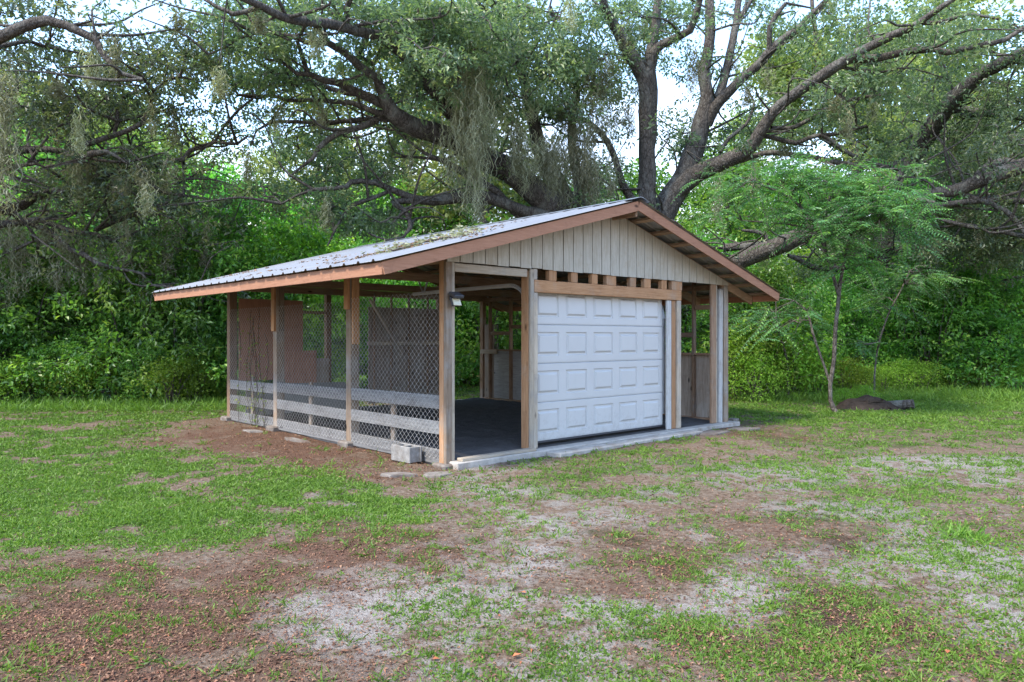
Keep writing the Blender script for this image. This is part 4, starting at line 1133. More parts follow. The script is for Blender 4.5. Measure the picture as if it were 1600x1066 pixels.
# --- the oak in the right thicket
g = Grow('bark', 'oak_leaf', 8)
g.limb([(1372, 612, 24, 46), (1368, 540, 24, 38), (1364, 460, 24, 34), (1372, 400, 24, 32), (1395, 330, 23.6, 31), (1414, 281, 23.2, 31), (1428, 244, 23, 30), (1446, 214, 22.6, 30), (1476, 173, 22, 29), (1503, 143, 21.4, 26), (1544, 109, 20.6, 23), (1600, 82, 19.6, 20), (1660, 50, 18.6, 14)], 11)
g.limb([(1480, 172, 22, 14), (1510, 172, 22, 13), (1545, 176, 21.8, 11), (1575, 167, 21.6, 9), (1620, 168, 21.4, 6)], 7)
g.limb([(1500, 182, 21.8, 9), (1540, 178, 21.6, 9), (1585, 184, 21.4, 8), (1625, 190, 21.2, 5)], 6)
g.limb([(1364, 440, 24, 18), (1345, 420, 23.6, 13), (1310, 420, 23.2, 12), (1271, 418, 22.8, 10), (1250, 408, 22.6, 8), (1231, 400, 22.4, 6)], 7)
g.limb([(1366, 430, 24, 16), (1400, 416, 23.6, 13), (1436, 414, 23.2, 11), (1463, 430, 22.8, 10), (1489, 438, 22.6, 9), (1525, 444, 22.4, 8), (1554, 443, 22.2, 7), (1590, 432, 22, 4)], 7)
g.limb([(1368, 415, 24, 14), (1357, 396, 23.8, 10), (1389, 388, 23.6, 8), (1395, 378, 23.6, 5)], 6)
g.limb([(1372, 400, 24, 12), (1410, 390, 23.6, 9), (1449, 382, 23.4, 7), (1490, 378, 23.2, 4)], 6)
g.limb([(1460, 412, 23, 8), (1482, 420, 22.8, 8), (1505, 420, 22.6, 8), (1528, 418, 22.4, 7), (1560, 400, 22.2, 6), (1583, 386, 22, 4)], 6)
for b in ((1490, 235, 22, 70, 50, 2.5, 44), (1560, 150, 21, 60, 50, 2, 34), (1550, 235, 21.6, 70, 50, 2, 40), (1480, 360, 22.6, 80, 40, 2, 26), (1560, 420, 22.2, 60, 40, 2, 30), (1420, 400, 23.4, 70, 25, 2, 16), (1270, 420, 22.8, 50, 20, 2, 10), (1620, 90, 19.6, 60, 60, 2, 24), (1440, 160, 22, 40, 40, 2, 12)):
    g.blob(*b)
ms = [([(1520, 270, 21.8), (1500, 275, 21.8), (1470, 270, 22.2)], 26, 0.3, 0.8, 0.12)]
finish(g, 'live_oak', 'dark oak in the right thicket with one curved trunk leaning out to the right', base=(*P(1372, 612, 24)[:2], 0), sprouts=90, per=90, sr=0.085, sub=6, moss=ms)

# --- the oak outside the right edge
g = Grow('bark', 'oak_leaf', 9)
g.limb([(1900, 660, 18, 90), (1890, 480, 18, 70), (1860, 330, 18, 56), (1810, 240, 18, 46)], 11)
g.limb([(1860, 330, 18, 46), (1760, 225, 18, 38), (1680, 238, 18, 32), (1640, 250, 18, 29), (1599, 261, 18.2, 26), (1555, 275, 18.4, 26), (1520, 288, 18.6, 25), (1489, 297, 18.8, 21), (1447, 302, 19, 17), (1410, 306, 19.2, 10), (1385, 300, 19.3, 5)], 10)
g.limb([(1600, 262, 18.2, 14), (1570, 250, 18.4, 14), (1545, 258, 18.5, 14), (1525, 275, 18.6, 12)], 7)
g.limb([(1495, 300, 18.8, 9), (1528, 311, 18.6, 9), (1568, 328, 18.4, 9), (1589, 348, 18.2, 8), (1615, 380, 18, 5)], 7)
g.limb([(1700, 312, 18, 14), (1650, 316, 18.2, 12), (1600, 315, 18.4, 11), (1541, 314, 18.6, 11), (1489, 319, 18.8, 10), (1455, 322, 19, 8), (1430, 318, 19.2, 4)], 7)
g.limb([(1640, 380, 18, 8), (1590, 368, 18.4, 8), (1549, 361, 18.6, 7), (1489, 348, 18.8, 7), (1463, 340, 19, 4)], 6)
for b in ((1540, 345, 18.8, 80, 40, 2, 44), (1560, 395, 18.8, 70, 40, 2, 32), (1500, 265, 19.2, 50, 25, 1.6, 14), (1590, 215, 18.6, 40, 30, 2, 16), (1640, 330, 18.4, 60, 70, 2, 26), (1480, 385, 19, 50, 30, 1.6, 16)):
    g.blob(*b)
finish(g, 'live_oak', 'oak reaching in from the right edge with thick level limbs above the thicket', base=(*P(1900, 660, 18)[:2], 0), sprouts=90, per=90, sr=0.085, sub=6,
       moss=[([(1530, 350, 18.7), (1560, 300, 18.5), (1500, 330, 18.8)], 22, 0.2, 0.6, 0.1)])

# --- the slender light-leaved tree behind the right limbs
g = Grow('bark2', 'light_leaf', 12)
g.limb([(1346, 620, 28, 26), (1345, 420, 28, 22), (1341, 272, 28, 19), (1334, 244, 28, 18), (1326, 199, 28, 16), (1319, 150, 28, 15), (1300, 118, 28, 13), (1278, 75, 28, 11), (1272, 35, 28, 8), (1268, -10, 28, 6)], 8)
for pts in ([(1326, 199, 28, 8), (1290, 160, 28, 6), (1255, 130, 28, 4), (1225, 115, 28, 3)], [(1319, 150, 28, 8), (1350, 110, 28, 6), (1380, 80, 28, 4)], [(1341, 272, 28, 7), (1380, 230, 28, 5), (1410, 200, 28, 3)], [(1334, 244, 28, 7), (1280, 215, 28, 5), (1240, 190, 28, 3)]):
    g.limb(pts, 5)
for b in ((1230, 115, 28, 45, 55, 2, 34), (1290, 90, 28, 60, 50, 2, 26), (1370, 100, 28, 70, 60, 2, 26), (1390, 220, 28, 70, 50, 2, 30), (1250, 190, 28, 60, 30, 2, 16), (1330, 180, 28, 60, 40, 2, 18), (1200, 80, 28, 30, 30, 2, 8)):
    g.blob(*b)
finish(g, 'sweetgum_tree', 'slender yellow green tree standing alone behind the right limbs of the big oak', base=(*P(1346, 620, 28)[:2], 0), per=135, L=0.17, W=0.13, R=0.6, sub=9, sr=0.28)

# --- trees farther back, all round the clearing
def far_tree(seed, hgt, spread, leafmat, n, per, L, base_h):
    g = Grow('bark2', leafmat, seed)
    r = np.random.default_rng(seed)
    def lm(pts, sides):
        c = catmull(np.array(pts, float), 0.6)
        v, f = tube(c[:, :3], c[:, 3], sides); g.wood.add(v, f)
        for q in c: g.pos.append(q[:3]); g.par.append(-1); g.cnt.append(0)
    lx = r.uniform(-1, 1)
    lm([(0, 0, -0.2, 0.30), (0.05, 0, hgt * 0.3, 0.22), (lx * 0.4, 0.2, hgt * 0.65, 0.15), (lx, 0, hgt * 0.95, 0.05)], 7)
    for k in range(11):
        a, h = r.uniform(0, 6.28), r.uniform(base_h, 0.85) * hgt
        l = spread * r.uniform(0.5, 1.0)
        lm([(lx * h / hgt * 0.6, 0, h, 0.09), (math.cos(a) * l * 0.5, math.sin(a) * l * 0.5, h + l * 0.25, 0.06), (math.cos(a) * l, math.sin(a) * l, h + l * r.uniform(0.15, 0.6), 0.02)], 5)
    for k in range(n):
        a, q = r.uniform(0, 6.28), r.random() ** 0.6
        h = r.uniform(base_h, 1.0)
        rad = spread * math.sin(min(1, max(0.05, (1.04 - h) / (1.04 - base_h))) ** 0.7 * math.pi * 0.62) * q
        g.clusters.append(np.array([math.cos(a) * rad, math.sin(a) * rad, h * hgt]))
    g.twigs(rmin=0.012)
    return g.wood.mesh('trunk', M[g.bark]), g.leaves(per, L, L * 0.6, 0.75, sub=8, sr=0.3)
FT = [far_tree(21, 13, 3.6, 'light_leaf', 85, 112, 0.23, 0.28), far_tree(22, 11, 3.8, 'oak_leaf', 95, 112, 0.22, 0.20), far_tree(23, 15, 3.0, 'light_leaf', 75, 112, 0.24, 0.36), far_tree(24, 9.5, 3.4, 'shrub_leaf', 90, 112, 0.21, 0.12)]
def put_tree(kind, x, y, sc, rz, name, label, group, sz=1.0):
    root = empty(name, (x, y, 0), rz); root.scale = (sc, sc, sc * sz)
    tag(root, label, 'tree', group)
    for nm, me in zip(('trunk', 'crown'), FT[kind]):
        o = link_mesh(nm, me, None, root)
        if nm == 'crown': o['kind'] = 'stuff'
LAB = [('tall_tree', 'tall pale green tree far behind, partly hidden by the oaks'), ('broad_tree', 'broad dark green tree in the wood behind the oaks'),
       ('tall_tree', 'thin high crowned tree far behind the oaks'), ('dense_tree', 'low dense green tree at the edge of the wood')]
for px, Z, k, sc in ((-120, 30, 1, 1.0), (0, 30, 0, .85), (70, 27, 3, .9), (130, 33, 0, .9), (150, 38, 2, .9), (215, 30, 3, .95), (265, 35, 0, .95), (300, 40, 0, .9), (360, 29, 3, .8), (420, 42, 2, .85), (470, 34, 3, .85), (545, 40, 0, .85), (600, 31, 3, .82), (660, 44, 1, 1.0), (715, 34, 3, .9),
                     (780, 40, 0, .85), (850, 33, 3, .9), (930, 42, 1, 1.0), (1000, 36, 3, .95), (1070, 42, 1, .8), (1130, 33, 3, .95), (1195, 38, 3, 1.0), (1255, 44, 0, .9), (1310, 36, 3, 1.0), (1410, 42, 0, 1.1), (1450, 33, 3, 1.0), (1520, 40, 0, 1.2), (1585, 33, 1, 1.1), (1680, 38, 0, 1.1), (1760, 30, 1, 1.0), (-230, 36, 0, 1.0), (1850, 36, 3, 1.1), (200, 34, 2, .85), (500, 36, 2, .9), (640, 34, 2, 1.05), (760, 32, 2, 1.05), (40, 36, 2, .95), (1150, 40, 2, .85), (1480, 36, 2, 1.2)):
    put_tree(k, (px - CX) / F * Z, Z + random.uniform(-1, 1), sc * random.uniform(0.95, 1.05), random.uniform(0, 6.28), LAB[k][0], LAB[k][1], LAB[k][1].split(',')[0].replace('tree', 'trees', 1) if False else ('pale trees far behind', 'broad dark trees behind', 'thin tall trees far behind', 'low dense trees at the wood edge')[k])
# the wood beyond, one mass of leaves
rg = np.random.default_rng(31)
n = 60000
wx, wy = rg.uniform(-75, 75, n), rg.uniform(48, 62, n)
top = 4.0 + 5.0 * fbm(wx * 0.12 + 9, wx * 0 + 2, 4)
wz = rg.random(n) ** 0.9 * top
v, f = leaf_arrays(np.stack([wx, wy, wz], 1), rg.normal(size=(n, 3)), rg.uniform(0.3, 0.6, n), rg.uniform(0.2, 0.4, n), nbias=0.3, rng=rg)
o = link_mesh('far_wood', np_mesh('far_wood', v, f, M['shrub_leaf'], {'rnd': ('FACE', rg.random(n) * 0.5 + 0.5 * fbm(wx * 0.4, wz * 0.6, 3))}))
tag(o, 'far green wood closing the clearing behind the trees', 'wood', kind='stuff')

# ------------------------------------------------------------------ shrubs of the thicket
def shrub(seed, h, w, n, per, L, leafmat, stems=7):
    r = np.random.default_rng(seed)
    g = Grow('bark2', leafmat, seed)
    for k in range(stems):
        a = r.uniform(0, 6.28); rr = r.uniform(0.1, 0.75) * w
        pts = np.array([(math.cos(a) * 0.15, math.sin(a) * 0.15, -0.1, 0.035), (math.cos(a) * rr * 0.5, math.sin(a) * rr * 0.5, h * 0.4, 0.025), (math.cos(a) * rr, math.sin(a) * rr, h * r.uniform(0.6, 0.9), 0.01)])
        c = catmull(pts, 0.3)
        v, f = tube(c[:, :3], c[:, 3], 4); g.wood.add(v, f)
        for q in c: g.pos.append(q[:3]); g.par.append(-1); g.cnt.append(0)
    for k in range(n):
        a, z = r.uniform(0, 6.28), r.random() ** 0.85
        lim = w * math.sqrt(max(0.03, 1 - (z * 0.98) ** 2.4)) * (0.75 + 0.5 * r.random())
        q = lim * r.random() ** 0.4
        g.clusters.append(np.array([math.cos(a) * q, math.sin(a) * q, 0.12 + z * h]))
    g.twigs(rmin=0.004, sides=3)
    return g.wood.mesh('stems', M['bark2']), g.leaves(per, L, L * 0.52, 0.36, sub=5, sr=0.115, nb=0.55)
SH = [shrub(41, 4.3, 1.9, 100, 70, 0.14, 'shrub_leaf'), shrub(42, 3.6, 1.8, 85, 70, 0.13, 'shrub_leaf'), shrub(43, 2.1, 1.25, 60, 84, 0.10, 'shrub_leaf'), shrub(44, 1.1, 0.75, 34, 72, 0.075, 'bright_leaf', 9),
      shrub(45, 4.4, 2.0, 90, 70, 0.14, 'oak_leaf'), shrub(46, 3.8, 1.7, 90, 78, 0.12, 'bright_leaf')]
def put_shrub(k, px, Z, sc, label, group, name='shrub', cat='shrub'):
    label = ('dark green', 'rounded glossy', 'small bushy', 'bright green', 'grey green', 'bright yellow green')[k] + ' ' + label
    root = empty(name, ((px - CX) / F * Z, Z, 0), random.uniform(0, 6.28))
    s = sc * random.uniform(0.9, 1.1)
    root.scale = (s * random.uniform(0.9, 1.15), s * random.uniform(0.9, 1.15), s)
    tag(root, label, cat, group)
    for nm, me in zip(('stems', 'foliage'), SH[k]):
        o = link_mesh(nm, me, None, root)
        if nm == 'foliage': o['kind'] = 'stuff'
for i, px in enumerate(range(-190, 500, 46)):
    put_shrub((0, 5, 1, 5, 4)[i % 5] if px < 300 else (5, 0, 5, 4)[i % 4], px + random.uniform(-12, 12), 20.6 + random.uniform(-0.8, 1.2), 1.0 + 0.12 * (px > 200), 'tall shrub in the back of the thicket left of the barn', 'tall shrubs of the left thicket')
for i, px in enumerate(range(-120, 372, 40)):
    put_shrub((1, 2, 0, 2)[i % 4], px + random.uniform(-10, 10), 18.4 + random.uniform(-0.5, 0.5) - (0.6 if px < 40 else 0), 0.95, 'shrub in the front row of the thicket left of the barn', 'front shrubs of the left thicket')
for i, px in enumerate(range(-40, 350, 44)):
    put_shrub(3 if i % 3 else 2, px + random.uniform(-14, 14), 17.1 + random.uniform(-0.4, 0.4), 0.8 if i % 3 else 0.55, 'low bush at the foot of the left thicket', 'low weeds along the left thicket', 'weed_bush', 'weed')
for i, px in enumerate(range(470, 800, 44)):
    put_shrub((0, 5, 1, 0)[i % 4], px, 23.5 + random.uniform(-0.8, 1.5), 1.05, 'shrub behind the barn, seen through its open bays', 'shrubs behind the barn')
for i, px in enumerate(range(820, 1140, 60)):
    put_shrub((0, 4, 5)[i % 3], px, 24.5 + random.uniform(-0.8, 1.5), 1.0, 'shrub behind the barn around the foot of the great oak', 'shrubs round the great oak')
for i, px in enumerate(range(1120, 1760, 50)):
    put_shrub((0, 5, 1, 5, 4)[i % 5], px + random.uniform(-12, 12), 27 + random.uniform(-1, 1.2), 1.12, 'tall shrub in the back of the thicket right of the barn', 'tall shrubs of the right thicket')
for px, Z, k, s in ((1150, 21.5, 1, .95), (1195, 20.8, 0, .8), (1240, 21.4, 1, .9), (1285, 22.4, 1, .8), (1330, 23, 0, .8), (1420, 22.6, 1, .95), (1460, 22.2, 0, .84), (1505, 22.2, 0, .88), (1548, 22.4, 1, .98), (1592, 22.8, 0, .8), (1640, 23, 1, 1.0), (1690, 23, 0, .9)):
    put_shrub(k, px, Z, s, 'shrub in the front row of the thicket right of the barn', 'front shrubs of the right thicket')
for px, Z, s in ((1150, 18.6, 1.25), (1172, 18.9, 1.5), (1200, 19.2, 1.4), (1226, 19.4, 1.1), (1250, 19.2, 0.8), (1180, 18.0, 0.8), (1275, 19.6, 0.7), (1320, 20.2, .7), (1350, 20, 0.6), (1405, 20.8, 0.7), (1440, 21, .6), (1380, 20.4, .55), (1490, 21.3, .55), (1540, 21.4, .6), (1590, 21.2, .55), (1352, 16.5, .32), (1318, 16.8, .3)):
    put_shrub(3, px, Z, s, 'weed bush at the foot of the right thicket', 'bright weeds along the right thicket', 'weed_bush', 'weed')

# ------------------------------------------------------------------ feathery young trees
def frond_parts(base, d, length, rng, pairs=11, ll=0.085, lw=0.026, sag=0.35):
    """a pinnate leaf: drooping midrib with pairs of leaflets"""
    d = d / np.linalg.norm(d)
    t = np.linspace(0, 1, 7)[:, None]
    rib = base + d * length * t + np.array([0, 0, -sag * length]) * t ** 2
    tt = np.linspace(0.16, 1, pairs)
    pos = np.stack([np.interp(tt, t[:, 0], rib[:, k]) for k in range(3)], 1)
    tan = unit(np.gradient(pos, axis=0))
    sd = unit(np.cross(tan, np.array([0, 0, 1.0]) + rng.normal(0, 0.15, 3)))
    up = np.cross(sd, tan)
    ax, pp, sz = [], [], []
    for s in (-1, 1):
        ax.append(sd * s + tan * 0.45 - up * 0.22 + rng.normal(0, 0.10, pos.shape)); pp.append(pos); sz.append(np.sin(np.clip(tt, 0, 1) * 2.6 + 0.35) * 0.55 + 0.5)
    return rib, np.concatenate(pp), np.concatenate(ax), np.concatenate(sz)
def feathery_tree(name, label, base, limbs, tufts, rng, mat='feather_leaf', group=None, ll=0.085):
    g = Grow('bark2', mat, 77)
    for pts, sd in limbs: g.limb(pts, sd)
    pos, ax, sz, rn = [], [], [], []
    ribs = Soup()
    node = np.array(g.pos)
    for (px, py, Z, rx, ry, rz, n) in tufts:
        for k in range(n):
            c = P(px + rng.normal(0, rx * 0.5), py + rng.normal(0, ry * 0.5), Z + rng.normal(0, rz * 0.5))
            near = node[np.argmin(np.sum((node - c) ** 2, 1))]
            out = c - near; out[2] *= 0.4
            d = unit(out) * 0.7 + rng.normal(0, 0.5, 3) * np.array([1, 1, 0.45]) + np.array([0, 0, 0.12])
            L = rng.uniform(0.45, 0.8) * ll / 0.085
            if k % 5 == 0 and np.linalg.norm(c - near) > 0.25:
                q = catmull(np.array([near, (near + c) / 2 + np.array([0, 0, 0.08]), c]), 0.25)
                v, f = tube(q, np.linspace(0.012, 0.005, len(q)), 4); g.wood.add(v, f)
            rib, p, a, s = frond_parts(c, d, L, rng, sag=rng.uniform(0.15, 0.55))
            v, f = tube(rib, np.linspace(0.005, 0.002, len(rib)), 3); g.wood.add(v, f)
            pos.append(p); ax.append(a); sz.append(s); rn.append(np.full(len(p), rng.random()) * 0.6 + rng.random(len(p)) * 0.4)
    pos, ax, sz, rn = map(np.concatenate, (pos, ax, sz, rn))
    v, f = leaf_arrays(pos, ax, ll * 1.15 * sz, 0.034 * ll / 0.085 * sz, fold=0.1, nbias=0.75, rng=rng)
    root = empty(name, base); tag(root, label, 'tree', group)
    for nm, me in (('trunk', g.wood.mesh('trunk', M['bark2'])), ('crown', np_mesh('crown', v, f, M[mat], {'rnd': ('FACE', rn)}))):
        o = link_mesh(nm, me, None, root); o.location = -Vector(base)
        if nm == 'crown': o['kind'] = 'stuff'
fr = np.random.default_rng(55)
Zt = 15.1
feathery_tree('young_tree', 'slender young tree with crooked trunk and feathery drooping leaves beside the dark root mound', (*P(1305, 646, Zt)[:2], 0),
    [([(1310, 652, Zt, 12), (1303, 640, Zt, 9), (1297, 625, Zt, 7), (1297, 600, Zt, 6.5), (1302, 560, Zt, 6.5), (1305, 510, Zt, 6.5), (1311, 460, Zt, 6), (1313, 440, Zt, 6)], 8),
     ([(1311, 462, Zt, 6), (1303, 436, Zt, 6), (1295, 415, Zt, 5), (1290, 395, Zt, 5), (1270, 350, Zt + .2, 5), (1235, 310, Zt + .4, 4), (1180, 285, Zt + .6, 3)], 6),
     ([(1313, 442, Zt, 6), (1320, 400, Zt - .2, 5), (1335, 350, Zt - .3, 5), (1360, 310, Zt - .5, 4), (1395, 285, Zt - .7, 3)], 6),
     ([(1290, 395, Zt, 4), (1290, 340, Zt, 4), (1300, 290, Zt, 4), (1305, 260, Zt, 3)], 5),
     ([(1330, 365, Zt - .3, 4), (1375, 345, Zt - .6, 4), (1420, 335, Zt - .8, 3)], 5),
     ([(1298, 600, Zt, 5), (1285, 565, Zt + .1, 4), (1270, 520, Zt + .2, 4), (1260, 486, Zt + .3, 3), (1240, 470, Zt + .3, 2)], 5),
     ([(1275, 360, Zt + .2, 3), (1225, 350, Zt + .5, 3), (1160, 345, Zt + .8, 2)], 5)],
    [(1320, 290, Zt, 80, 26, 1.0, 170), (1250, 275, Zt + .3, 60, 20, .8, 100), (1180, 290, Zt + .6, 60, 26, .8, 90), (1385, 320, Zt - .6, 60, 36, .9, 190), (1320, 345, Zt - .4, 70, 36, .9, 190), (1240, 330, Zt + .3, 60, 30, .9, 90), (1320, 405, Zt - .3, 40, 22, .6, 70),
     (1420, 350, Zt - .7, 26, 30, .6, 36), (1140, 335, Zt + .8, 40, 26, .8, 30), (1255, 480, Zt + .3, 26, 12, .4, 10), (1215, 500, Zt + .4, 30, 20, .5, 12)], fr)
Z2 = 17.6
feathery_tree('feathery_sapling', 'bright feathery sapling right of the young tree in front of the dark trunk', (*P(1366, 628, Z2)[:2], 0),
    [([(1366, 632, Z2, 3), (1368, 560, Z2, 3), (1384, 500, Z2, 3), (1404, 460, Z2, 2.5), (1420, 425, Z2, 2)], 5), ([(1370, 548, Z2, 2), (1375, 535, Z2 - .3, 3), (1350, 538, Z2 - .4, 2)], 4)],
    [(1415, 435, Z2, 50, 20, .8, 60), (1390, 470, Z2, 40, 20, .6, 34), (1450, 440, Z2, 30, 16, .6, 24), (1350, 540, Z2 - .4, 40, 10, .5, 16)], fr)
Z3 = 18.6
feathery_tree('feathery_sapling', 'feathery sapling between the barn and the young tree with grey green drooping leaves', (*P(1232, 622, Z3)[:2], 0),
    [([(1232, 624, Z3, 4), (1228, 560, Z3, 4), (1214, 510, Z3, 3), (1212, 470, Z3, 2)], 6), ([(1210, 520, Z3, 4), (1235, 500, Z3 - .3, 3), (1250, 505, Z3 - .4, 2)], 4)],
    [(1205, 500, Z3, 45, 22, .8, 60), (1245, 505, Z3 - .3, 24, 22, .6, 34), (1175, 510, Z3, 24, 20, .6, 24)], fr)

# ------------------------------------------------------------------ root mound
rm = empty('root_mound', (*P(1357, 641, 15.9)[:2], 0))
tag(rm, 'low dark heap of soil and roots with a short log end beside the young tree', 'mound')
a, q = np.meshgrid(np.linspace(0, 2 * np.pi, 29)[:-1], np.linspace(0, 1, 10))
R_ = 0.8 * (1 + 0.35 * (fbm(np.cos(a) * 1.5 + 4, np.sin(a) * 1.5 + 4, 3) - 0.5))
mxx, myy = np.cos(a) * q * R_, np.sin(a) * q * R_ * 0.55
mzz = 0.29 * (1 - q ** 2) * (0.55 + 0.9 * fbm(mxx * 4 + 20, myy * 4, 4)) - 0.03
kk = np.arange(280).reshape(10, 28)
ff = np.stack([kk[:-1], np.roll(kk[:-1], -1, 1), np.roll(kk[1:], -1, 1), kk[1:]], -1).reshape(-1, 4)
link_mesh('soil_heap', np_mesh('soil_heap', np.stack([mxx.ravel(), myy.ravel(), mzz.ravel()], 1), ff, M['soil'], smooth=True), None, rm)
for k in range(6):
    x0, x1 = random.uniform(-0.7, 0.2), random.uniform(0.0, 0.8)
    c = catmull(np.array([(x0, random.uniform(-.3, 0), 0.02), ((x0 + x1) / 2, random.uniform(-.35, .1), random.uniform(0.16, 0.26)), (x1, random.uniform(-.35, .1), 0.03)]), 0.08)
    v, f = tube(c, 0.024 + 0.008 * np.sin(np.arange(len(c))), 6)
    link_mesh('root', np_mesh('root', v, f, M['soil'], smooth=True), None, rm)
m = MB(); r_ = bmesh.ops.create_cone(m.bm, cap_ends=True, segments=12, radius1=0.11, radius2=0.10, depth=0.5)
bmesh.ops.rotate(m.bm, cent=(0, 0, 0), matrix=Matrix.Rotation(math.radians(82), 3, 'Y') , verts=r_['verts']); bmesh.ops.rotate(m.bm, cent=(0, 0, 0), matrix=Matrix.Rotation(math.radians(-35), 3, 'Z'), verts=r_['verts'])
bmesh.ops.translate(m.bm, vec=(0.66, -0.08, 0.09), verts=r_['verts'])
m.build('log', M['bark'], rm)

# ------------------------------------------------------------------ vine on the wire
vr = np.random.default_rng(91)
vine = empty('vine', (*to_world(-0.02, 5.5), 0), BA)
tag(vine, 'thin leafy vine climbing the chain link in the far left bay', 'vine')
st, lp = Soup(), []
for k in range(8):
    y0 = vr.normal(0, 0.24); h = vr.uniform(1.3, 2.1)
    n = 14
    t = np.linspace(0, 1, n)
    c = np.stack([vr.normal(-0.02, 0.008, n), y0 + np.cumsum(vr.normal(0, 0.035, n)) + 0.12 * np.sin(t * 5 + k), t * h], 1)
    v, f = tube(c, np.full(n, 0.006), 4); st.add(v, f)
    m_ = 24
    i = vr.random(m_) * (n - 1.01)
    b = c[i.astype(int)]
    lp.append(b + vr.normal(0, 0.07, (m_, 3)) * np.array([0.35, 1, 0.6]))
lp = np.concatenate(lp)
link_mesh('stems', st.mesh('stems', M['bark2']), None, vine)
v, f = leaf_arrays(lp, vr.normal(size=lp.shape) + np.array([-0.4, 0, -0.6]), vr.uniform(0.035, 0.07, len(lp)), vr.uniform(0.02, 0.04, len(lp)), rng=vr)
link_mesh('foliage', np_mesh('foliage', v, f, M['light_leaf'], {'rnd': ('FACE', vr.random(len(lp)))}), None, vine)['kind'] = 'stuff'

# ------------------------------------------------------------------ leaf debris on the roof
dr = np.random.default_rng(93)
n = 5200
t = dr.random(n)
u_ = np.where(t < 0.45, dr.normal(0.1, 0.5, n), dr.uniform(-1.1, 2.0, n))
v_ = np.clip(np.where(t < 0.45, dr.normal(1.0, 0.5, n), dr.uniform(0.6, 6.8, n)), V0 + 0.1, V1 - 0.1)
keep = fbm(u_ * 1.5 + 3, v_ * 1.2, 3) + np.where(t < 0.45, 0.12, 0) > 0.645
u_, v_ = u_[keep], v_[keep]
zz = np.array([roof_z(a) for a in u_]) + 0.012 + dr.random(len(u_)) * 0.03
ax = dr.normal(size=(len(u_), 3)) * np.array([1, 1, 0.15])
wx_, wy_ = to_world(u_, v_)
vv2, f2 = leaf_arrays(np.stack([wx_, wy_, zz], 1), ax, dr.uniform(0.03, 0.10, len(u_)), dr.uniform(0.012, 0.035, len(u_)), nbias=0.7, rng=dr)
tag(link_mesh('roof_leaves', np_mesh('roof_leaves', vv2, f2, M['litter'], {'rnd': ('FACE', dr.random(len(u_)) * 0.8 + 0.1)})), 'dead leaves and twigs lying on the left slope of the metal roof', 'leaf litter', kind='stuff')
tw = empty('fallen_twig', (*to_world(0.0, 0.35), roof_z(0.0) + 0.03), BA); tag(tw, 'broken leafy twig with moss lying on the roof edge above the wire side', 'twig')
c = catmull(np.array([(-0.55, 0.25, -0.16), (-0.1, 0.0, 0.0), (0.4, -0.12, 0.13), (0.75, 0.1, 0.23)]), 0.1)
v, f = tube(c, np.linspace(0.014, 0.006, len(c)), 5); link_mesh('stem', np_mesh('stem', v, f, M['bark2']), None, tw)
b = c[dr.integers(0, len(c), 260)] + dr.normal(0, 0.09, (260, 3)) * np.array([1, 1, 0.35]) + np.array([0, 0, 0.03])
v, f = leaf_arrays(b, dr.normal(size=b.shape) * np.array([1, 1, .3]), dr.uniform(0.05, 0.1, 260), dr.uniform(0.012, 0.04, 260), rng=dr)
link_mesh('foliage', np_mesh('foliage', v, f, M['moss'], {'rnd': ('FACE', dr.random(260))}), None, tw)['kind'] = 'stuff'

# ------------------------------------------------------------------ grass, weeds and litter on the ground
gr = np.random.default_rng(61)
def scatter(n, y0=556, y1=1085, x0=-90, x1=1690):
    px, py = gr.uniform(x0, x1, n), gr.uniform(y0, y1, n)
    Y = F * H0 / (py - HY)
    return (px - CX) / F * Y, Y
def blades(X, Y, k, lmin, lmax, wid, spread, up, mat, name, label, far_k=9.0, dist_rnd=True):
    n = len(X)
    sc = 1 + np.maximum(Y - 4, 0) / far_k
    bx = np.repeat(X, k) + gr.normal(0, 1, n * k) * np.repeat(spread * sc, k)
    by = np.repeat(Y, k) + gr.normal(0, 1, n * k) * np.repeat(spread * sc, k)
    s = np.repeat(sc * gr.uniform(0.6, 1.3, n), k)
    L = gr.uniform(lmin, lmax, n * k) * s
    ax = gr.normal(0, 1, (n * k, 3)); ax[:, 2] = np.abs(gr.normal(up, 0.35, n * k))
    bz = ground_height(bx, by) - 0.004
    v, f = leaf_arrays(np.stack([bx, by, bz], 1), ax, L, wid * s * gr.uniform(0.7, 1.3, n * k), fold=0.14, nbias=0.2, rng=gr)
    rnd = np.clip(np.repeat(gr.random(n), k) * 0.45 + gr.random(n * k) * 0.45 + 0.25 * (fbm(bx * 0.8, by * 0.8, 3) - 0.4), 0, 1)
    o = link_mesh(name, np_mesh(name, v, f, M[mat], {'rnd': ('FACE', rnd)}))
    tag(o, label, 'grass', kind='stuff')
X, Y = scatter(260000)
s_, l_, o_, lu, gd = ground_masks(X, Y)
sel = gr.random(len(X)) < np.clip(lu * 1.15, 0, 1)
blades(X[sel], Y[sel], 5, 0.016, 0.036, 0.011, 0.02, 0.7, 'lawn', 'lawn_cover', 'dense low green ground cover on the left of the clearing')
X, Y = scatter(230000)
s_, l_, o_, lu, gd = ground_masks(X, Y)
pat = 0.45 * fbm(X * 2.3 + 9, Y * 2.3, 3, 0.6) + 0.55 * fbm(X * 7.5 + 19, Y * 7.5, 3, 0.6)
pr = np.where(Y > 14.5, np.clip(gd * 1.2, 0, 1) * 0.9, np.clip(gd * np.clip((pat - 0.43) * 7, 0.06, 1.2) * 0.78, 0, 1))
sel = gr.random(len(X)) < pr
blades(X[sel], Y[sel], 6, 0.018, 0.046, 0.0055, 0.013, 0.8, 'grass', 'grass', 'thin patchy grass growing through the sand and soil')
X, Y = scatter(9000, 640, 1090)
s_, l_, o_, lu, gd = ground_masks(X, Y)
u__, v__ = to_barn(X, Y)
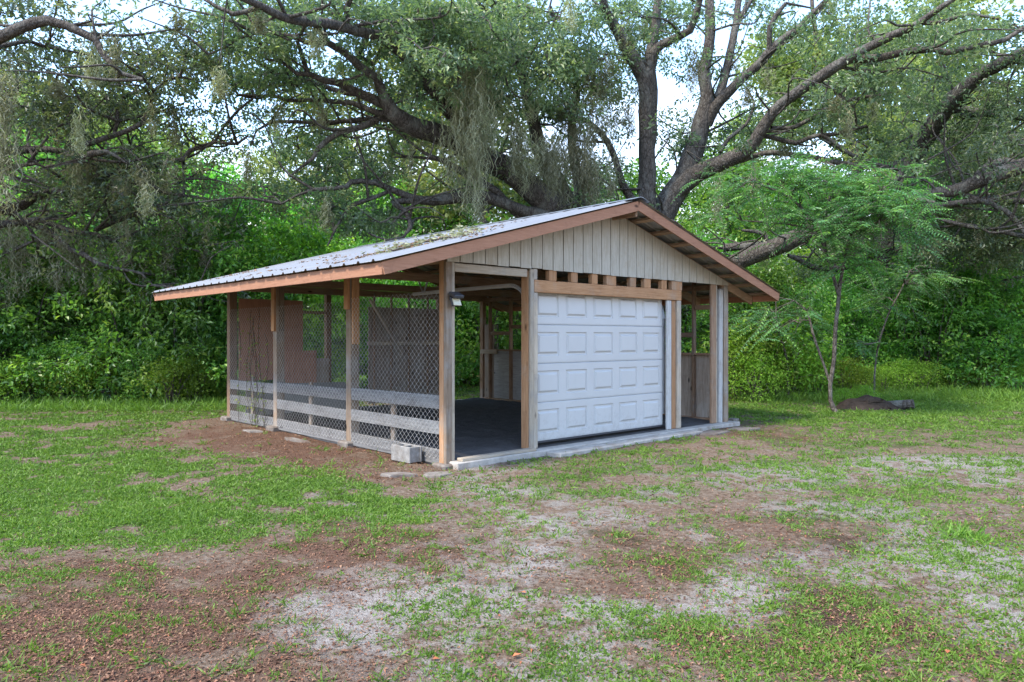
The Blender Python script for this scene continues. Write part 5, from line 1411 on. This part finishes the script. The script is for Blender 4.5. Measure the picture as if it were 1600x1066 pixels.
pat = fbm(X * 1.1 + 30, Y * 1.1 + 4, 3)
sel = (gr.random(len(X)) < 0.05 + 0.10 * np.clip((pat - 0.45) * 5, 0, 1)) & ~((u__ > -0.3) & (v__ > -0.4) & (u__ < 6.5))
blades(X[sel], Y[sel], 12, 0.03, 0.085, 0.0068, 0.022, 0.75, 'grass', 'weed_tufts', 'loose tufts of crabgrass scattered over the bare ground')
tx, ty = P(1500, 840, F * H0 / (840 - HY))[:2]
blades(tx + gr.normal(0, 0.10, 14), ty + gr.normal(0, 0.10, 14), 12, 0.05, 0.13, 0.008, 0.02, 1.1, 'grass', 'tall_grass_tuft', 'tall bright grass tuft on the right side of the bare ground')
# taller grass along the thicket edges
X, Y = scatter(26000, 606, 652)
sel = ((X < -5.5) & (Y > 15.2) & (gr.random(len(X)) < 0.5)) | ((X > 5.5) & (Y > 17.5) & (gr.random(len(X)) < 0.7))
blades(X[sel], Y[sel], 5, 0.09, 0.22, 0.010, 0.03, 1.3, 'grass', 'tall_grass', 'taller bright grass along the foot of the thickets', 30)
# dead leaves and chips
X, Y = scatter(210000, 640)
s_, l_, o_, lu, gd = ground_masks(X, Y)
u__, v__ = to_barn(X, Y)
edge = ((u__ > -1.3) & (u__ < -0.02) & (v__ > -0.3) & (v__ < 7.3))
pr = np.clip(0.10 + l_ * 0.48 + o_ * 0.3 - s_ * 0.03 + edge * 1.0 - lu * 0.3, 0, 1) * ~((u__ > -0.02) & (v__ > -0.2) & (u__ < 6.4))
sel = gr.random(len(X)) < pr
X, Y = X[sel], Y[sel]; n = len(X)
sc = 1 + np.maximum(Y - 4, 0) / 14
ax = gr.normal(size=(n, 3)) * np.array([1, 1, 0.22])
v, f = leaf_arrays(np.stack([X, Y, ground_height(X, Y) + 0.006], 1), ax, (0.006 + 0.036 * gr.random(n) ** 1.8) * sc, (0.004 + 0.013 * gr.random(n) ** 1.6) * sc, fold=0.25, nbias=0.75, rng=gr)
tag(link_mesh('leaf_litter', np_mesh('leaf_litter', v, f, M['litter'], {'rnd': ('FACE', gr.random(n) ** 0.85)})), 'brown dead leaves and bark chips strewn over the bare ground', 'leaf litter', kind='stuff')
# single orange leaves
for i, (px, py) in enumerate(((822, 931), (800, 1022), (676, 1025), (1480, 1020))):
    Z = F * H0 / (py - HY); X0 = (px - CX) / F * Z
    pts = np.array([[0, 0, 0], [0.02, 0.016, 0.012], [0.055, 0, 0.004], [0.02, -0.016, 0.010], [0.02, 0, 0.003]])
    me = np_mesh('fallen_leaf', pts * random.uniform(0.6, 0.9), np.array([[0, 4, 1], [1, 4, 2], [4, 0, 3], [4, 3, 2]]), M['orange_leaf'])
    o = link_mesh('fallen_leaf', me); o.location = (X0, Z, float(ground_height(np.array([X0]), np.array([Z]))[0]) + 0.012); o.rotation_euler = (random.uniform(-.3, .3), random.uniform(-.3, .3), random.uniform(0, 6.28))
    tag(o, 'single orange fallen leaf on the bare ground in front', 'leaf', 'orange leaves in the foreground')
